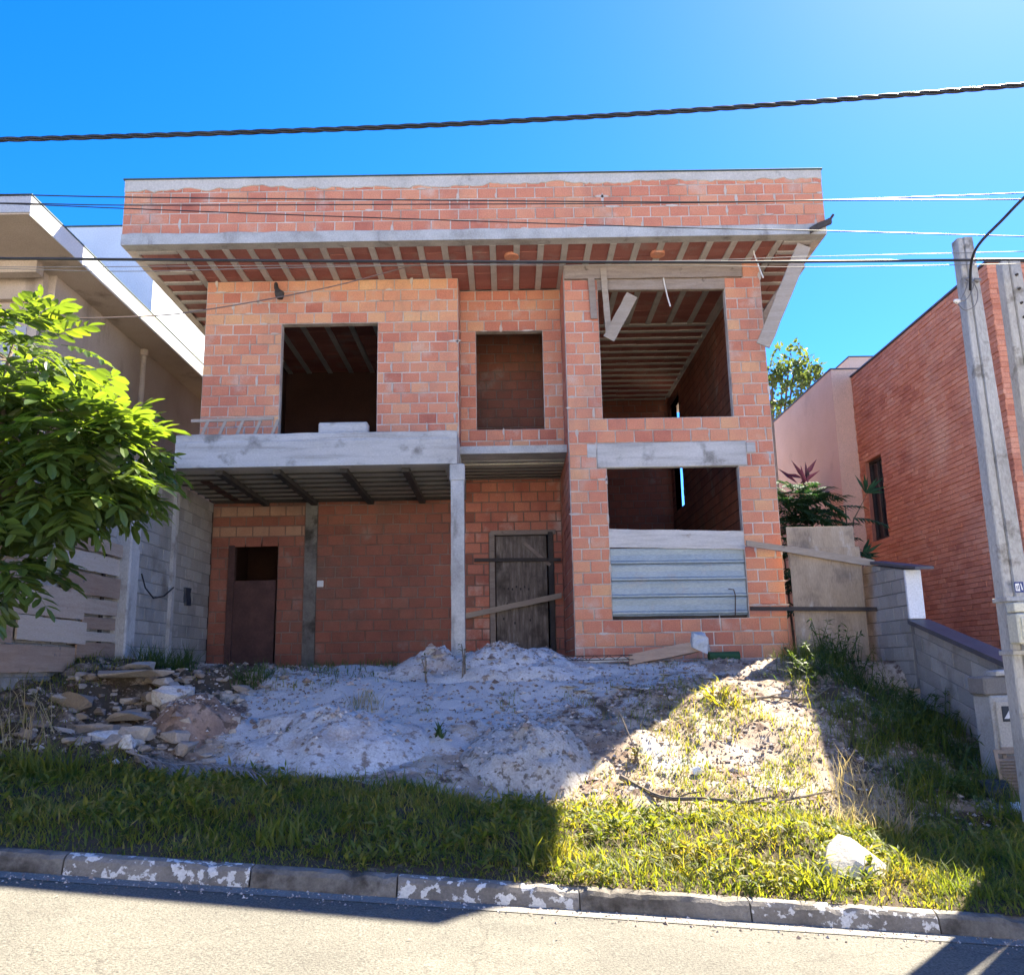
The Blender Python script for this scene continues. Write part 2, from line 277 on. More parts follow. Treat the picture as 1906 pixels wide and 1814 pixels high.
# ------------------------------------------------------------------ ground, road, kerb
def axis_pts(lo, a, b, hi, step, coarse):
    m = np.arange(a, b+1e-6, step); l = np.linspace(lo, a, coarse)[:-1]; h = np.linspace(b, hi, coarse)[1:]
    return np.concatenate([l, m, h])
def grid_obj(name, xs, ys, zf, m, smooth=True):
    X, Y = np.meshgrid(xs, ys); Z = zf(X, Y); nx, ny = len(xs), len(ys)
    v = np.stack([X.ravel(), Y.ravel(), Z.ravel()], 1)
    i = np.arange(ny-1)[:, None]*nx+np.arange(nx-1)[None, :]
    f = np.stack([i, i+1, i+nx+1, i+nx], -1).reshape(-1, 4)
    me = bpy.data.meshes.new(name); me.vertices.add(len(v)); me.vertices.foreach_set('co', v.ravel())
    me.loops.add(f.size); me.loops.foreach_set('vertex_index', f.ravel().astype(np.int32))
    me.polygons.add(len(f)); me.polygons.foreach_set('loop_start', np.arange(0, f.size, 4, dtype=np.int32)); me.polygons.foreach_set('loop_total', np.full(len(f), 4, dtype=np.int32))
    me.update(); me.validate()
    if smooth: me.polygons.foreach_set('use_smooth', [True]*len(f))
    if m: me.materials.append(MATS[m])
    o = bpy.data.objects.new(name, me); col.objects.link(o); return o
# lot soil: brown-pink dirt, pale sand spill, dark humus
def soil_material():
    m = bpy.data.materials.new('soil'); m.use_nodes = True; t = m.node_tree; n = t.nodes; l = t.links
    b = n['Principled BSDF']; geo = n.new('ShaderNodeNewGeometry')
    def noise(s, d=7, r=.62, off=(0, 0, 0)):
        mp = n.new('ShaderNodeMapping'); mp.inputs['Location'].default_value = off; l.new(geo.outputs['Position'], mp.inputs[0])
        q = n.new('ShaderNodeTexNoise'); q.inputs['Scale'].default_value = s; q.inputs['Detail'].default_value = d; q.inputs['Roughness'].default_value = r; l.new(mp.outputs[0], q.inputs[0]); return q.outputs[0]
    def rng(x, a, c, lo=0, hi=1):
        q = n.new('ShaderNodeMapRange'); q.inputs[1].default_value = a; q.inputs[2].default_value = c; q.inputs[3].default_value = lo; q.inputs[4].default_value = hi; l.new(x, q.inputs[0]); return q.outputs[0]
    def mix(f, a, c):
        q = n.new('ShaderNodeMix'); q.data_type = 'RGBA'; l.new(f, q.inputs[0])
        for k, x in ((6, a), (7, c)):
            if isinstance(x, tuple): q.inputs[k].default_value = (*x, 1)
            else: l.new(x, q.inputs[k])
        return q.outputs[2]
    rp = ramp_node(n, [(.19, .135, .1), (.33, .25, .185), (.45, .37, .285), (.52, .45, .36)]); l.new(rng(noise(1.7), .3, .7), rp.inputs[0])
    c = mix(rng(noise(3.1, 8, .7, (4, 2, 9)), .52, .6), rp.outputs[0], (.13, .085, .065))
    at = n.new('ShaderNodeAttribute'); at.attribute_name = 'sand'
    ad = n.new('ShaderNodeMath'); ad.operation = 'ADD'; l.new(at.outputs['Fac'], ad.inputs[0]); l.new(rng(noise(2.6, 9, .7, (1, 8, 3)), .25, .75, -.5, .5), ad.inputs[1])
    c = mix(rng(ad.outputs[0], .42, .58), c, (.51, .495, .475))
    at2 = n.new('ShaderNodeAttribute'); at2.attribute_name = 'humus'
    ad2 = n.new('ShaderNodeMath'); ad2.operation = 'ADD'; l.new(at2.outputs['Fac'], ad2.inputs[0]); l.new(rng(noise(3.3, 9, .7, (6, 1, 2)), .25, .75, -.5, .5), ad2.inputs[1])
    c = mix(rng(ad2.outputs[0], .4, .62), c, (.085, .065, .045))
    fn = noise(75, 5, .75)
    q = n.new('ShaderNodeMix'); q.data_type = 'RGBA'; q.blend_type = 'MULTIPLY'; q.inputs[0].default_value = 1; l.new(c, q.inputs[6]); l.new(rng(fn, .25, .75, .65, 1.35), q.inputs[7])
    l.new(q.outputs[2], b.inputs['Base Color']); b.inputs['Roughness'].default_value = 1; b.inputs['Specular IOR Level'].default_value = .15
    bp = n.new('ShaderNodeBump'); bp.inputs['Strength'].default_value = 1; bp.inputs['Distance'].default_value = .015; l.new(fn, bp.inputs['Height']); l.new(bp.outputs[0], b.inputs['Normal'])
    MATS['soil'] = m
soil_material()
xs = axis_pts(-70, -6.6, 6.6, 70, .04, 14); ys = np.concatenate([np.arange(6.56, 13.0, .04), np.linspace(13.0, 90, 24)])
gr = grid_obj('ground', xs, ys, zg, 'soil'); tag(gr, kind='structure')
vx = np.empty(len(gr.data.vertices)*3); gr.data.vertices.foreach_get('co', vx); vx = vx.reshape(-1, 3)
def sand_mask(x, y):
    a = np.exp(-(((x+1.9)/1.9)**2+((y-10.9)/2.1)**2)*.9)*1.05
    c = np.exp(-(((x-.1)/1.5)**2+((y-11.9)/.9)**2))*1.0
    d = np.exp(-(((x-1.9)/1.3)**2+((y-12.4)/.45)**2))*.7
    e = np.exp(-(((x-2.2)/1.2)**2+((y-9.6)/1.5)**2))*.42
    return np.clip((a+c+d+e)*sstep(-3.6, -2.8, x)*sstep(8.6, 9.2, y), 0, 1.1)
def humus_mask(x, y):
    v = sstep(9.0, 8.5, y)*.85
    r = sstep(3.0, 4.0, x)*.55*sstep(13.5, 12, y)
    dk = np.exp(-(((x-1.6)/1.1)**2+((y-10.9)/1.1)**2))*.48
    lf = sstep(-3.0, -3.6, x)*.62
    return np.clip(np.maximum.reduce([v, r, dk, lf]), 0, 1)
for nm, fn in (('sand', sand_mask), ('humus', humus_mask)):
    a = gr.data.attributes.new(nm, 'FLOAT', 'POINT'); a.data.foreach_set('value', fn(vx[:, 0], vx[:, 1]).astype(np.float32))
rd = grid_obj('road', np.linspace(-60, 60, 121), np.linspace(-40, 6.36, 40), lambda x, y: roadz(x)+0*y-.03*np.clip((y-4)/2.4, 0, 1)*0, 'asphalt'); tag(rd, kind='structure')
gt = grid_obj('gutter', np.linspace(-60, 60, 121), np.array([6.27, 6.36, 6.47]), lambda x, y: roadz(x)+.005+0*y, 'gutter'); tag(gt, kind='structure')
rd.data.transform(Matrix.Identity(4))
pv = grid_obj('bounce_pavement', np.linspace(-60, 60, 61), np.array([-40, -6, -1.7]), lambda x, y: roadz(x)+.12+0*y, 'bounce_pave'); tag(pv, kind='structure')  # unseen pale paving added to bounce sunlight onto the house front
kerb = thing('kerb', (0, 6.5, 0), None, None); tag(kerb, kind='structure')
KX = [-12, -10.7, -9.4, -8.1, -6.85, -5.6, -4.35, -3.1, -1.81, -.8, .45, 1.62, 2.9, 4.15, 5.4, 6.7, 8, 9.3, 10.6, 12]
painted = {7, 9, 11, 13}
for i in range(len(KX)-1):
    a, b_ = KX[i]+.006, KX[i+1]-.006; mb = MB(); V = []; F = []; ns = 22
    prof = [(6.425, -.05), (6.432, .02), (6.455, .098), (6.478, .124), (6.535, .132), (6.58, .128), (6.58, -.05)]
    for k in range(ns+1):
        x = a+(b_-a)*k/ns; wob = .012*(float(vn(x*5, 1, 11))-.5); chip = -.03*max(0, float(vn(x*9, 3, 12))-.72)/.28
        for j, (py, pz) in enumerate(prof): V.append((x, py+(wob+.006*(float(vn(x*12, j, 13))-.5) if 0 < j < 5 else 0), pz+float(roadz(x))+(chip+.01*(float(vn(x*10, j, 14))-.5) if 1 < j < 5 else 0)))
    m_ = len(prof)
    for k in range(ns):
        for j in range(m_): F.append((k*m_+j, k*m_+(j+1) % m_, (k+1)*m_+(j+1) % m_, (k+1)*m_+j))
    F += [tuple(range(m_)), tuple(ns*m_+j for j in range(m_))[::-1]]
    mb.add(V, F).build('kerb_stone', 'kerb_painted' if i in painted else 'kerb_plain', kerb)
# ------------------------------------------------------------------ brick machinery
def brick_list(axis, plane, sgn, u0, u1, zl, holes=(), L=.305, course=.19, phase=0.0, j=.0098, cols=None):
    """bricks of a wall face. axis 'x': wall runs along X, face at y=plane looking to sgn*Y; axis 'y': along Y, face at x=plane."""
    out = []; row = 0
    for a, b_ in zip(zl[:-1], zl[1:]):
        n = max(1, round((b_-a)/course)); h = (b_-a)/n
        for k in range(n):
            z0 = a+k*h; z1 = z0+h; zc = (z0+z1)/2
            iv = [(u0, u1)]
            for (ha, hb, hc, hd) in holes:
                if hc < zc < hd:
                    nv = []
                    for (p, q) in iv:
                        if hb <= p or ha >= q: nv.append((p, q)); continue
                        if ha > p: nv.append((p, ha))
                        if hb < q: nv.append((hb, q))
                    iv = nv
            off = phase+(row % 2)*L*.5+U(-.03, .03)
            for (p, q) in iv:
                if q-p < .03: continue
                x = p; nxt = u0+off+math.floor((p-u0-off)/L+1)*L
                while x < q-1e-4:
                    e = min(nxt, q)
                    if e-x < .06 and e < q: nxt += L; e = min(nxt, q)
                    if q-e < .05: e = q
                    if e-x > .03: out.append([axis, plane, sgn, x+j, e-j, z0+j, z1-j, row, cols])
                    x = e; nxt = e+L
            row += 1
    return out
def brick_geo(mb, b, tone=None):
    ax, pl, sg, a, c, z0, z1 = b[:7]; pr = U(0, .007) if z1-z0 > .1 else U(0, .016); bv = .006
    t = tone if tone is not None else b[9]
    # small skew
    d0, d1 = U(-.002, .002), U(-.002, .002)
    def P(u, dep, z): return (u, pl+sg*(pr-dep), z) if ax == 'x' else (pl+sg*(pr-dep), u, z)
    V = [P(a+bv, 0, z0+bv+d0), P(c-bv, 0, z0+bv+d1), P(c-bv, 0, z1-bv+d1), P(a+bv, 0, z1-bv+d0),
         P(a, bv, z0+d0), P(c, bv, z0+d1), P(c, bv, z1+d1), P(a, bv, z1+d0),
         P(a, .04, z0), P(c, .04, z0), P(c, .04, z1), P(a, .04, z1)]
    F = [(0, 1, 2, 3)]+[(4+i, 4+(i+1) % 4, (i+1) % 4, i) for i in range(4)]+[(8+i, 8+(i+1) % 4, 4+(i+1) % 4, 4+i) for i in range(4)]
    flip = (ax == 'x' and sg > 0) or (ax == 'y' and sg < 0)
    mb.add(V, [f[::-1] for f in F] if flip else F, t)
def emit_bricks(bricks, parent, matn, nind, name='brick', stuffname='brick_masonry'):
    def size(b):
        u = (b[3]+b[4])/2; z = (b[5]+b[6])/2; p = (u, b[1]) if b[0] == 'x' else (b[1], u)
        d2 = p[0]**2+p[1]**2+(z-1.6)**2; px = p[0]/p[1]
        cosf = (p[1] if b[0] == 'x' else abs(p[0]))/math.sqrt(d2)
        vis = abs(px) < .6
        return (b[4]-b[3])*(b[6]-b[5])*cosf/d2 if vis and not b[10] else 0
    for b in bricks: b.append(0) if len(b) == 10 else None
    bricks.sort(key=size, reverse=True)
    for b in bricks[:nind]:
        mb = MB(); brick_geo(mb, b); mb.build(name, matn, b[11] if len(b) > 11 else parent)
    if bricks[nind:]:
        mb = MB()
        for b in bricks[nind:]: brick_geo(mb, b)
        o = mb.build(stuffname, matn, parent); tag(o, kind='stuff')
def tone_of(b, light_rows=None):
    t = min(1, max(0, random.gauss(.44, .16)))
    if random.random() < .03: t = U(.7, .95)
    return t
def core(mb, axis, plane, sgn, th, u0, u1, z0, z1, holes=(), rec=.008):
    us = sorted({u0, u1, *[h[0] for h in holes if u0 < h[0] < u1], *[h[1] for h in holes if u0 < h[1] < u1]})
    zs = sorted({z0, z1, *[h[2] for h in holes if z0 < h[2] < z1], *[h[3] for h in holes if z0 < h[3] < z1]})
    for a, b_ in zip(us[:-1], us[1:]):
        for c, d in zip(zs[:-1], zs[1:]):
            uc, zc = (a+b_)/2, (c+d)/2
            if any(h[0] < uc < h[1] and h[2] < zc < h[3] for h in holes): continue
            p = plane-sgn*rec; q = plane-sgn*th; lo, hi = min(p, q), max(p, q)
            if axis == 'x': mb.box(a, b_, lo, hi, c, d)
            else: mb.box(lo, hi, a, b_, c, d)
# ------------------------------------------------------------------ the unfinished house
RXA, RXB = -5.1, 4.3
house = thing('unfinished_house', (-.4, 16, 1.6), 'unfinished two-storey house of bare orange hollow bricks with wide flat overhanging roof', 'house')
ZS = 8.2; BR = []; WALLS = []
def add_wall(axis, plane, sgn, u0, u1, zl, holes=(), th=.15, name='wall', bricks=True, hidden=False, **k):
    mb = MB(); core(mb, axis, plane, sgn, th, u0, u1, zl[0], zl[-1], holes); wobj = mb.build(name, ('mortar_shaded' if plane > 16 or abs(plane-4.16) < .01 else 'mortar') if bricks else 'room', house)
    WALLS.append(wobj)
    if bricks:
        L_ = brick_list(axis, plane, sgn, u0, u1, zl, holes, **k)
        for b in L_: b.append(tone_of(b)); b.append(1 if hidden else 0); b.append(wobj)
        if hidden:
            for b in L_: b[9] = U(0, .22)  # tone lowered so the inner walls look shaded
        return L_
    return []
# right block
YR = 13.72; XR0, XR1 = 1.017, 4.32
W3 = (1.584, 3.71, 5.515, 7.93); W4 = (1.61, 3.73, 2.28, 4.69); LT = (1.46, 3.87, 4.69, 5.105)
rb = add_wall('x', YR, -1, XR0, XR1, [1.4, 1.66, 2.28, 4.69, 5.105, 5.515, 7.93, ZS], [W3, W4, LT, (1.03, 4.02, 7.93, 8.2)])
BR += rb
BR += add_wall('y', XR0, -1, YR+.15, 16.2, [1.4, 1.66, 5.2, ZS], phase=.1, hidden=True)
# left upper wall
YL = 14.15; W1 = (-3.79, -2.153, 5.2, 7.41)
lw = add_wall('x', YL, -1, -5.1, -.78, [5.2, 5.6, 7.41, 7.6, ZS], [W1])
for b in lw:                                             # paler courses over the opening and under the roof
    zc = (b[5]+b[6])/2; u = (b[3]+b[4])/2
    if 7.41 < zc < 7.62 and (u < -4.0 or -3.9 < u < -2.6 or u > -1.7) and random.random() < .75: b[9] = U(.8, 1)
    elif zc > 7.62: b[9] = U(.6, .78) if random.random() < .75 else b[9]
    if zc > 8.0 and -2.9 < u < -.9 and random.random() < .7: b[9] = U(.85, 1)
BR += lw
BR += add_wall('y', -.78, 1, YL+.15, 14.69, [5.2, ZS], hidden=True)
# middle upper wall
YM = 14.69; W2 = (-.497, .682, 5.625, 7.43)
BR += add_wall('x', YM, -1, -.78, XR0, [5.225, 5.625, 7.43, ZS], [W2])
# ground floor back wall of garage and entry
YE = 16.2; DG = (-5.17, -4.26, 1.5, 3.93); DE = (-.344, .85, 1.5, 4.06)
gb = add_wall('x', YE, -1, -5.5, XR0, [1.5, 4.06, 5.2], [DG, DE, (-3.77, -3.54, 1.5, 5)])
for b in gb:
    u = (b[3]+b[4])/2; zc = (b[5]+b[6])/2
    b[9] = U(0, .24); b[10] = 0  # low tones put the garage shade into the brick colour
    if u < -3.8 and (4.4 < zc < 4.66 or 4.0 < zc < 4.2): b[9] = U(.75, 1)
BR += gb
MB().box(-3.765, -3.545, YE-.01, YE+.2, 1.5, 4.69).build('column', 'kerb_plain', house)
# interior brick seen through the openings
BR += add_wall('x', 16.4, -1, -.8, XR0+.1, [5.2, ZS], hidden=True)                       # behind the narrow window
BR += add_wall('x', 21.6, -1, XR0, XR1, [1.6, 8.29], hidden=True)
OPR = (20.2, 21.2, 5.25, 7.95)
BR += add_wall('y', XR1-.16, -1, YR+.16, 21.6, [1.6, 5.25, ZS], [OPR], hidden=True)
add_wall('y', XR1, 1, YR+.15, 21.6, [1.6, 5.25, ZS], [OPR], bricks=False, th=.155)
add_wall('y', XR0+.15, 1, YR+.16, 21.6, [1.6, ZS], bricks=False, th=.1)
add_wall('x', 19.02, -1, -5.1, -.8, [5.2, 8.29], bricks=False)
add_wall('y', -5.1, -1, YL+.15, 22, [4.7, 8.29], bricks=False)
MB().box(-5.66, -5.105, 16.2, 19, 5.06, 5.18).build('floor_slab', 'concrete', house)
add_wall('x', 22.8, 1, RXA, RXB, [1.6, 8.29], bricks=False)
add_wall('y', -.95, -1, YL+.16, 19.2, [5.2, ZS], bricks=False, th=.1)
add_wall('x', 18.6, -1, -5.7, XR0, [1.5, 5.05], bricks=False)
add_wall('y', -5.52, 1, 16.35, 18.6, [1.5, 5.05], bricks=False, th=.12)
# concrete: slabs, beams, column
MB().box(-5.1, -.78, 13.42, YL-.002, 5.0, 5.19).build('balcony_slab', 'concrete', house)
MB().box(-5.1, XR0-.002, YL+.002, 22, 5.07, 5.2).build('floor_slab', 'concrete', house)
mb = MB(); n = 26; V = []; F = []                         # balcony beam with a worn, uneven top edge
for k in range(n+1):
    x = -5.12+(5.12-.76)*k/n; zt = 5.225+.014*(float(vn(x*4, 2, 21))-.5)+.012*(float(vn(x*11, 5, 22))-.5)
    V += [(x, 13.2, 4.69), (x, 13.2+.004*U(-1, 1), 5.09), (x, 13.212, 5.11), (x, 13.215, zt-.012), (x, 13.235, zt), (x, 13.42, zt), (x, 13.42, 4.69)]
for k in range(n):
    for j in range(7): F.append((k*7+j, k*7+(j+1) % 7, k*7+7+(j+1) % 7, k*7+7+j))
F += [tuple(range(7)), tuple(n*7+j for j in range(7))[::-1]]
mb.add(V, F).build('balcony_beam', 'concrete_beam', house)
MB().bbox(-.97, -.762, 13.425, YM-.002, 4.69, 5.222, .01).build('side_beam', 'concrete_beam', house)
MB().bbox(-.76, XR0-.003, YM-.03, YM+.15, 5.06, 5.222, .01).build('entry_beam', 'concrete', house)
mb = MB(); mb.beam((-.76, 13.31, 1.45), (-.757, 13.31, 4.42), (.1, 0, 0), (0, .1, 0), 12, .02); mb.build('column', 'concrete', house)
MB().bbox(-.875, -.645, 13.2, 13.43, 4.42, 4.688, .015).build('column_head', 'concrete', house)
mb = MB(); mb.bbox(1.462, 3.868, YR-.012, YR+.12, 4.692, 5.1, .012); mb.bbox(1.3, 1.458, YR-.011, YR+.12, 4.86, 5.09, .012); mb.bbox(3.872, 4.03, YR-.011, YR+.12, 4.9, 5.085, .012)
mb.build('lintel', 'concrete_beam', house)
mb = MB()
for (a, c, z0, z1) in ((-4.2, -4.0, 6.8, 6.95), (4.2, 4.31, 4.76, 4.92)): mb.bbox(a, c, YR-.006, YR+.03, z0, z1, .008) if a > 0 else None
mb.build('mortar_patch', 'concrete', house)
# base course: damp concrete plinth
MB().bbox(XR0, XR1, YR-.02, YR+.1, 1.3, 1.62, .02).build('plinth', 'concrete', house)
MB().bbox(-5.5, XR0, 13.1, 16.3, 1.2, 1.6, .02).build('porch_floor', 'dirt_red', house)
MB().box(XR0, XR1, YR+.1, 21.6, 1.2, 1.64).build('room_floor', 'dirt_red', house)
# ---------------- roof: ring beam, parapet, soffit of joists and hollow clay tiles
RX0, RX1, RY0, RY1 = -6.0, 5.13, 12.77, 23.0
mb = MB(); n = 60; V = []; F = []
for k in range(n+1):
    x = RX0+(RX1-RX0)*k/n; zt = 8.392+.03*(float(vn(x*2.6, 2, 31))-.5)+.014*(float(vn(x*9, 5, 32))-.5)
    V += [(x, RY0-.012, ZS), (x, RY0-.012+.004*U(-1, 1), zt-.02), (x, RY0, zt), (x, RY0+.2, zt), (x, RY0+.2, ZS)]
for k in range(n):
    for j in range(5): F.append((k*5+j, k*5+(j+1) % 5, k*5+5+(j+1) % 5, k*5+5+j))
F += [tuple(range(5)), tuple(n*5+j for j in range(5))[::-1]]
mb.add(V, F).build('ring_beam', 'concrete', house)
pb = add_wall('x', RY0, -1, RX0, RX1, [8.37, 9.27], [], th=.14, course=.18, name='parapet')
for b in pb: b[9] = min(.6, max(.05, random.gauss(.3, .12))) if (b[3]+b[4])/2 < .5 else min(.7, max(.1, random.gauss(.4, .14)))
BR += pb
mb = MB(); n = 260; V = []; F = []                        # plaster strip with a ragged lower edge
for k in range(n+1):
    x = RX0+(RX1-RX0)*k/n; zb = 9.15+.07*(float(vn(x*1.3, 1, 41))-.5)+.05*(float(vn(x*6, 2, 42))-.5)+.03*(float(vn(x*17, 3, 43))-.5)
    V += [(x, RY0-.004, zb), (x, RY0-.017, zb+.008), (x, RY0-.019, 9.31), (x, RY0+.16, 9.31), (x, RY0+.16, 9.27)]
for k in range(n):
    for j in range(4): F.append((k*5+j, k*5+5+j, k*5+6+j, k*5+1+j))
F += [tuple(range(5))[::-1], tuple(n*5+j for j in range(5))]
mb.add(V, F).build('plaster_band', 'plaster', house)
MB().bbox(RX0-.025, RX1+.02, RY0-.04, RY0+.18, 9.312, 9.335, .004).build('flashing', 'flashing', house)
MB().box(RX0+.002, RX0+.14, RY0+.205, RY1, ZS, 8.42).build('parapet', 'mortar', house)
MB().box(RX1-.14, RX1-.002, RY0+.205, RY1, ZS, 8.42).build('parapet', 'mortar', house)
MB().box(RX0+.142, RX1-.142, RY0+.205, RY1, 8.3, 8.4).build('roof_slab', 'concrete', house)
TILES = []
def soffit(axis, u0, u1, v0, v1, pitch=.385, jw=.1, tl=.26, zz=ZS, skip=None):
    """joists run along v, repeated along u"""
    n = int(round((u1-u0)/pitch)); p = (u1-u0)/n
    for i in range(n+1):
        u = min(max(u0+i*p, u0+jw/2), u1-jw/2)
        mb = MB(); d = U(0, .006)
        if axis == 'y': mb.box(u-jw/2, u+jw/2, v0, v1, zz-d, zz+.095)
        else: mb.box(v0, v1, u-jw/2, u+jw/2, zz-d, zz+.095)
        mb.build('joist', 'joist', house)
        if i == n: break
        a, b_ = u+jw/2+.003, u0+(i+1)*p-jw/2-.003; v = v0+.01
        while v < v1-.05:
            e = min(v+tl, v1)
            if not (skip and skip((a+b_)/2, (v+e)/2)): TILES.append((axis, a, b_, v+.004, e-.004, zz+.012+U(0, .014), U(0, 1)))
            v = e
soffit('y', -5.2, 4.5, RY0+.2, YM, .385)
soffit('x', 13.0, 21.0, RX0+.14, -5.22, .4)
soffit('x', 13.0, 21.0, 4.52, RX1-.14, .4, skip=lambda u, v: u < 13.3 and v > 4.8)
soffit('y', 1.2, 4.1, YM+.02, 16.4, .4)
soffit('x', 16.42, 21.5, 1.2, 4.1, .4)
soffit('y', -4.9, -1.1, YM+.02, 19, .5)
vis = sorted(TILES, key=lambda t: (t[3] if t[0] == 'y' else (t[1]+(4 if t[3] > 1 and t[4] < 4.3 and t[1] > 16 else 0))))
def tile_box(mb, t):
    ax, a, b_, v, e, z, tn = t
    mb.box(a, b_, v, e, z, z+.08, tn) if ax == 'y' else mb.box(v, e, a, b_, z, z+.08, tn)
for t in vis[:290]:
    mb = MB(); tile_box(mb, t); mb.build('ceiling_tile', 'tile_red', house)
mb = MB()
for t in vis[290:]: tile_box(mb, t)
tag(mb.build('ceiling_tiling', 'tile_red', house), kind='stuff')
# two round ceiling boxes in the soffit
for x in (.15, 2.55):
    mb = MB(); a = [(x+.12*math.cos(k*.5236), 13.35+.12*math.sin(k*.5236)) for k in range(12)]
    mb.add([(p[0], p[1], ZS-.03) for p in a]+[(p[0], p[1], ZS+.04) for p in a]+[(x, 13.35, ZS-.022)], [(k, (k+1) % 12, 12+(k+1) % 12, 12+k) for k in range(12)]+[((k+1) % 12, k, 24) for k in range(12)], .45)
    mb.build('ceiling_box', 'brick', house)
# garage ceiling panels, dark strips as shadow lines at joints, dark joists, entry ceiling
y = 13.44
while y < 16.15:
    e = min(y+.37, 16.19); MB().box(-5.48, -.98, y+.018, e-.018, 4.715+U(0, .012), 4.75, U(0, 1)).build('ceiling_panel', 'ceiling_board', house); MB().box(-5.48, -.98, e-.017, e+.014, 4.69, 4.74).build('batten', 'dark_joist', house); y = e
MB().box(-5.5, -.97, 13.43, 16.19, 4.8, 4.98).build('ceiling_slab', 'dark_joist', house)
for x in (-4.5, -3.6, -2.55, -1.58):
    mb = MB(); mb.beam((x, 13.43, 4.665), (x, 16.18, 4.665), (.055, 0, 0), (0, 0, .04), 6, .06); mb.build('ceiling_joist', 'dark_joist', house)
y = 14.85
while y < 16.15:
    e = min(y+.26, 16.19); MB().box(-.76, XR0-.01, y+.01, e-.01, 5.04+U(0, .01), 5.065, U(0, 1)).build('ceiling_panel', 'ceiling_board', house); MB().box(-.76, XR0-.01, e-.009, e+.009, 5.022, 5.06).build('batten', 'dark_joist', house) if e < 16 else None; y = e
MB().box(-.97, -.762, YM+.002, 16.19, 4.69, 5.065).build('side_beam', 'concrete', house)
shaded_bricks = [b for b in BR if (b[0] == 'x' and b[1] == YE and b[3] < -.9) or (b[10] and b[1] > 16.3) or (b[0] == 'y' and b[1] == XR1-.16)]  # garage and room bricks that take the shade-darkened copy
gset = {id(b) for b in shaded_bricks}
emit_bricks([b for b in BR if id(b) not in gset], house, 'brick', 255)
emit_bricks(shaded_bricks, house, 'brick_shade_grimy', 45, 'brick', 'inner_masonry')
mb = MB()                                                  # mortar squeezed out of joints
for b in random.sample([q for q in BR if not q[10] and id(q) not in gset and q[0] == 'x' and q[1] < 15], 120):
    u, z = (b[4], U(b[5], b[6])) if random.random() < .6 else (U(b[3], b[4]), b[5]-.008)
    w_, h_ = (U(.012, .03), U(.05, .11)) if u == b[4] else (U(.05, .14), U(.01, .025))
    k = 8; V = [(u+w_*math.cos(6.283*i/k)*U(.6, 1.15), b[1]-.0095, z+h_*math.sin(6.283*i/k)*U(.6, 1.15)) for i in range(k)]
    mb.add(V+[(v[0], b[1]+.005, v[2]) for v in V], [tuple(range(k))]+[(i, k+i, k+(i+1) % k, (i+1) % k) for i in range(k)], U(0, 1))
tag(mb.build('mortar_squeeze', 'mortar_light', house), kind='stuff')
# timber form beam over the tall opening, with hanging pieces
mb = MB(); mb.beam((1.03, YR-.02, 8.06), (4.0, YR-.02, 8.05), (0, 0, .125), (0, .03, 0), 10, .05); mb.build('form_board', 'wood_old', house)
mb = MB(); mb.beam((1.5, YR+.05, 7.84), (3.72, YR+.05, 7.83), (0, 0, .095), (0, .045, 0), 10, .04, .7); mb.build('form_board', 'wood_old', house)
def plank(name, p0, p1, wv, tv, m, label, cat='plank', seg=8, jit=.06, group=None, tone=.5, parent=None):
    mb = MB(); mb.beam(p0, p1, wv, tv, seg, jit, tone); o = mb.build(name, m, parent)
    if parent is None: tag(o, label, cat, group)
    return o
plank('plank', (1.47, YR-.04, 8.15), (1.5, YR-.04, 7.22), (.055, 0, 0), (0, .012, 0), 'wood_old', 'dark stained board nailed down the left edge of the tall upper opening')
plank('plank', (1.68, YR-.07, 8.1), (1.73, YR-.07, 6.9), (.05, 0, 0), (0, .014, 0), 'wood_x', 'narrow grey board hanging straight down inside the tall upper opening')
plank('plank', (2.14, YR-.1, 7.6), (1.72, YR-.1, 6.84), (.085, 0, -.05), (0, .012, 0), 'wood_x', 'pale weathered board hanging diagonally in the tall upper opening')
plank('plank', (4.82, 12.95, 8.1), (4.05, 12.98, 6.44), (.1, 0, -.045), (0, .015, 0), 'wood_x', 'long pale board slung from the roof corner beside the brick pier', tone=.9)
plank('plank', (4.35, 14.1, 7.2), (5.0, 13.6, 8.12), (.07, .04, -.05), (0, .015, .01), 'wood_old', 'brown broken form board wedged under the right eave')
plank('plank', (4.36, 14.5, 7.0), (4.75, 14.3, 7.5), (.05, .02, -.06), (0, .015, .01), 'wood_old', 'short brown board crossing behind the slung pale board')
mb = MB(); mb.tube([(5.02, RY0-.02, 8.3), (5.14, RY0-.05, 8.36), (5.24, RY0-.06, 8.5)], .022, 6); tag(mb.build('bracket_rod', 'rebar'), 'black rod end sticking out of the right roof corner', 'rod')
mb = MB(); mb.beam((4.85, RY0-.06, 8.24), (5.2, RY0-.06, 8.4), (0, 0, .05), (0, .02, 0), 3, .15); tag(mb.build('wood_offcut', 'wood_dark'), 'dark timber offcut caught at the right roof corner', 'timber')
# wires hanging below the eave
for i, (pts, lab) in enumerate((([(2.68, 8.02), (2.7, 7.85), (2.74, 7.6), (2.78, 7.42)], 'pale wire hanging before the tall opening, left of the two'), ([(3.72+.4, 8.15), (4.16, 8.0), (4.2, 7.85), (4.24, 7.72)], 'pale wire hanging beside the right pier, right of the two'))):
    mb = MB(); mb.tube([(p[0], 13.3+.4*(i == 0), p[1]) for p in [(pts[0][0], 8.2)]+pts], .012, 6); tag(mb.build('hanging_wire', 'cable_white'), lab, 'wire', 'wires hanging under the eave')
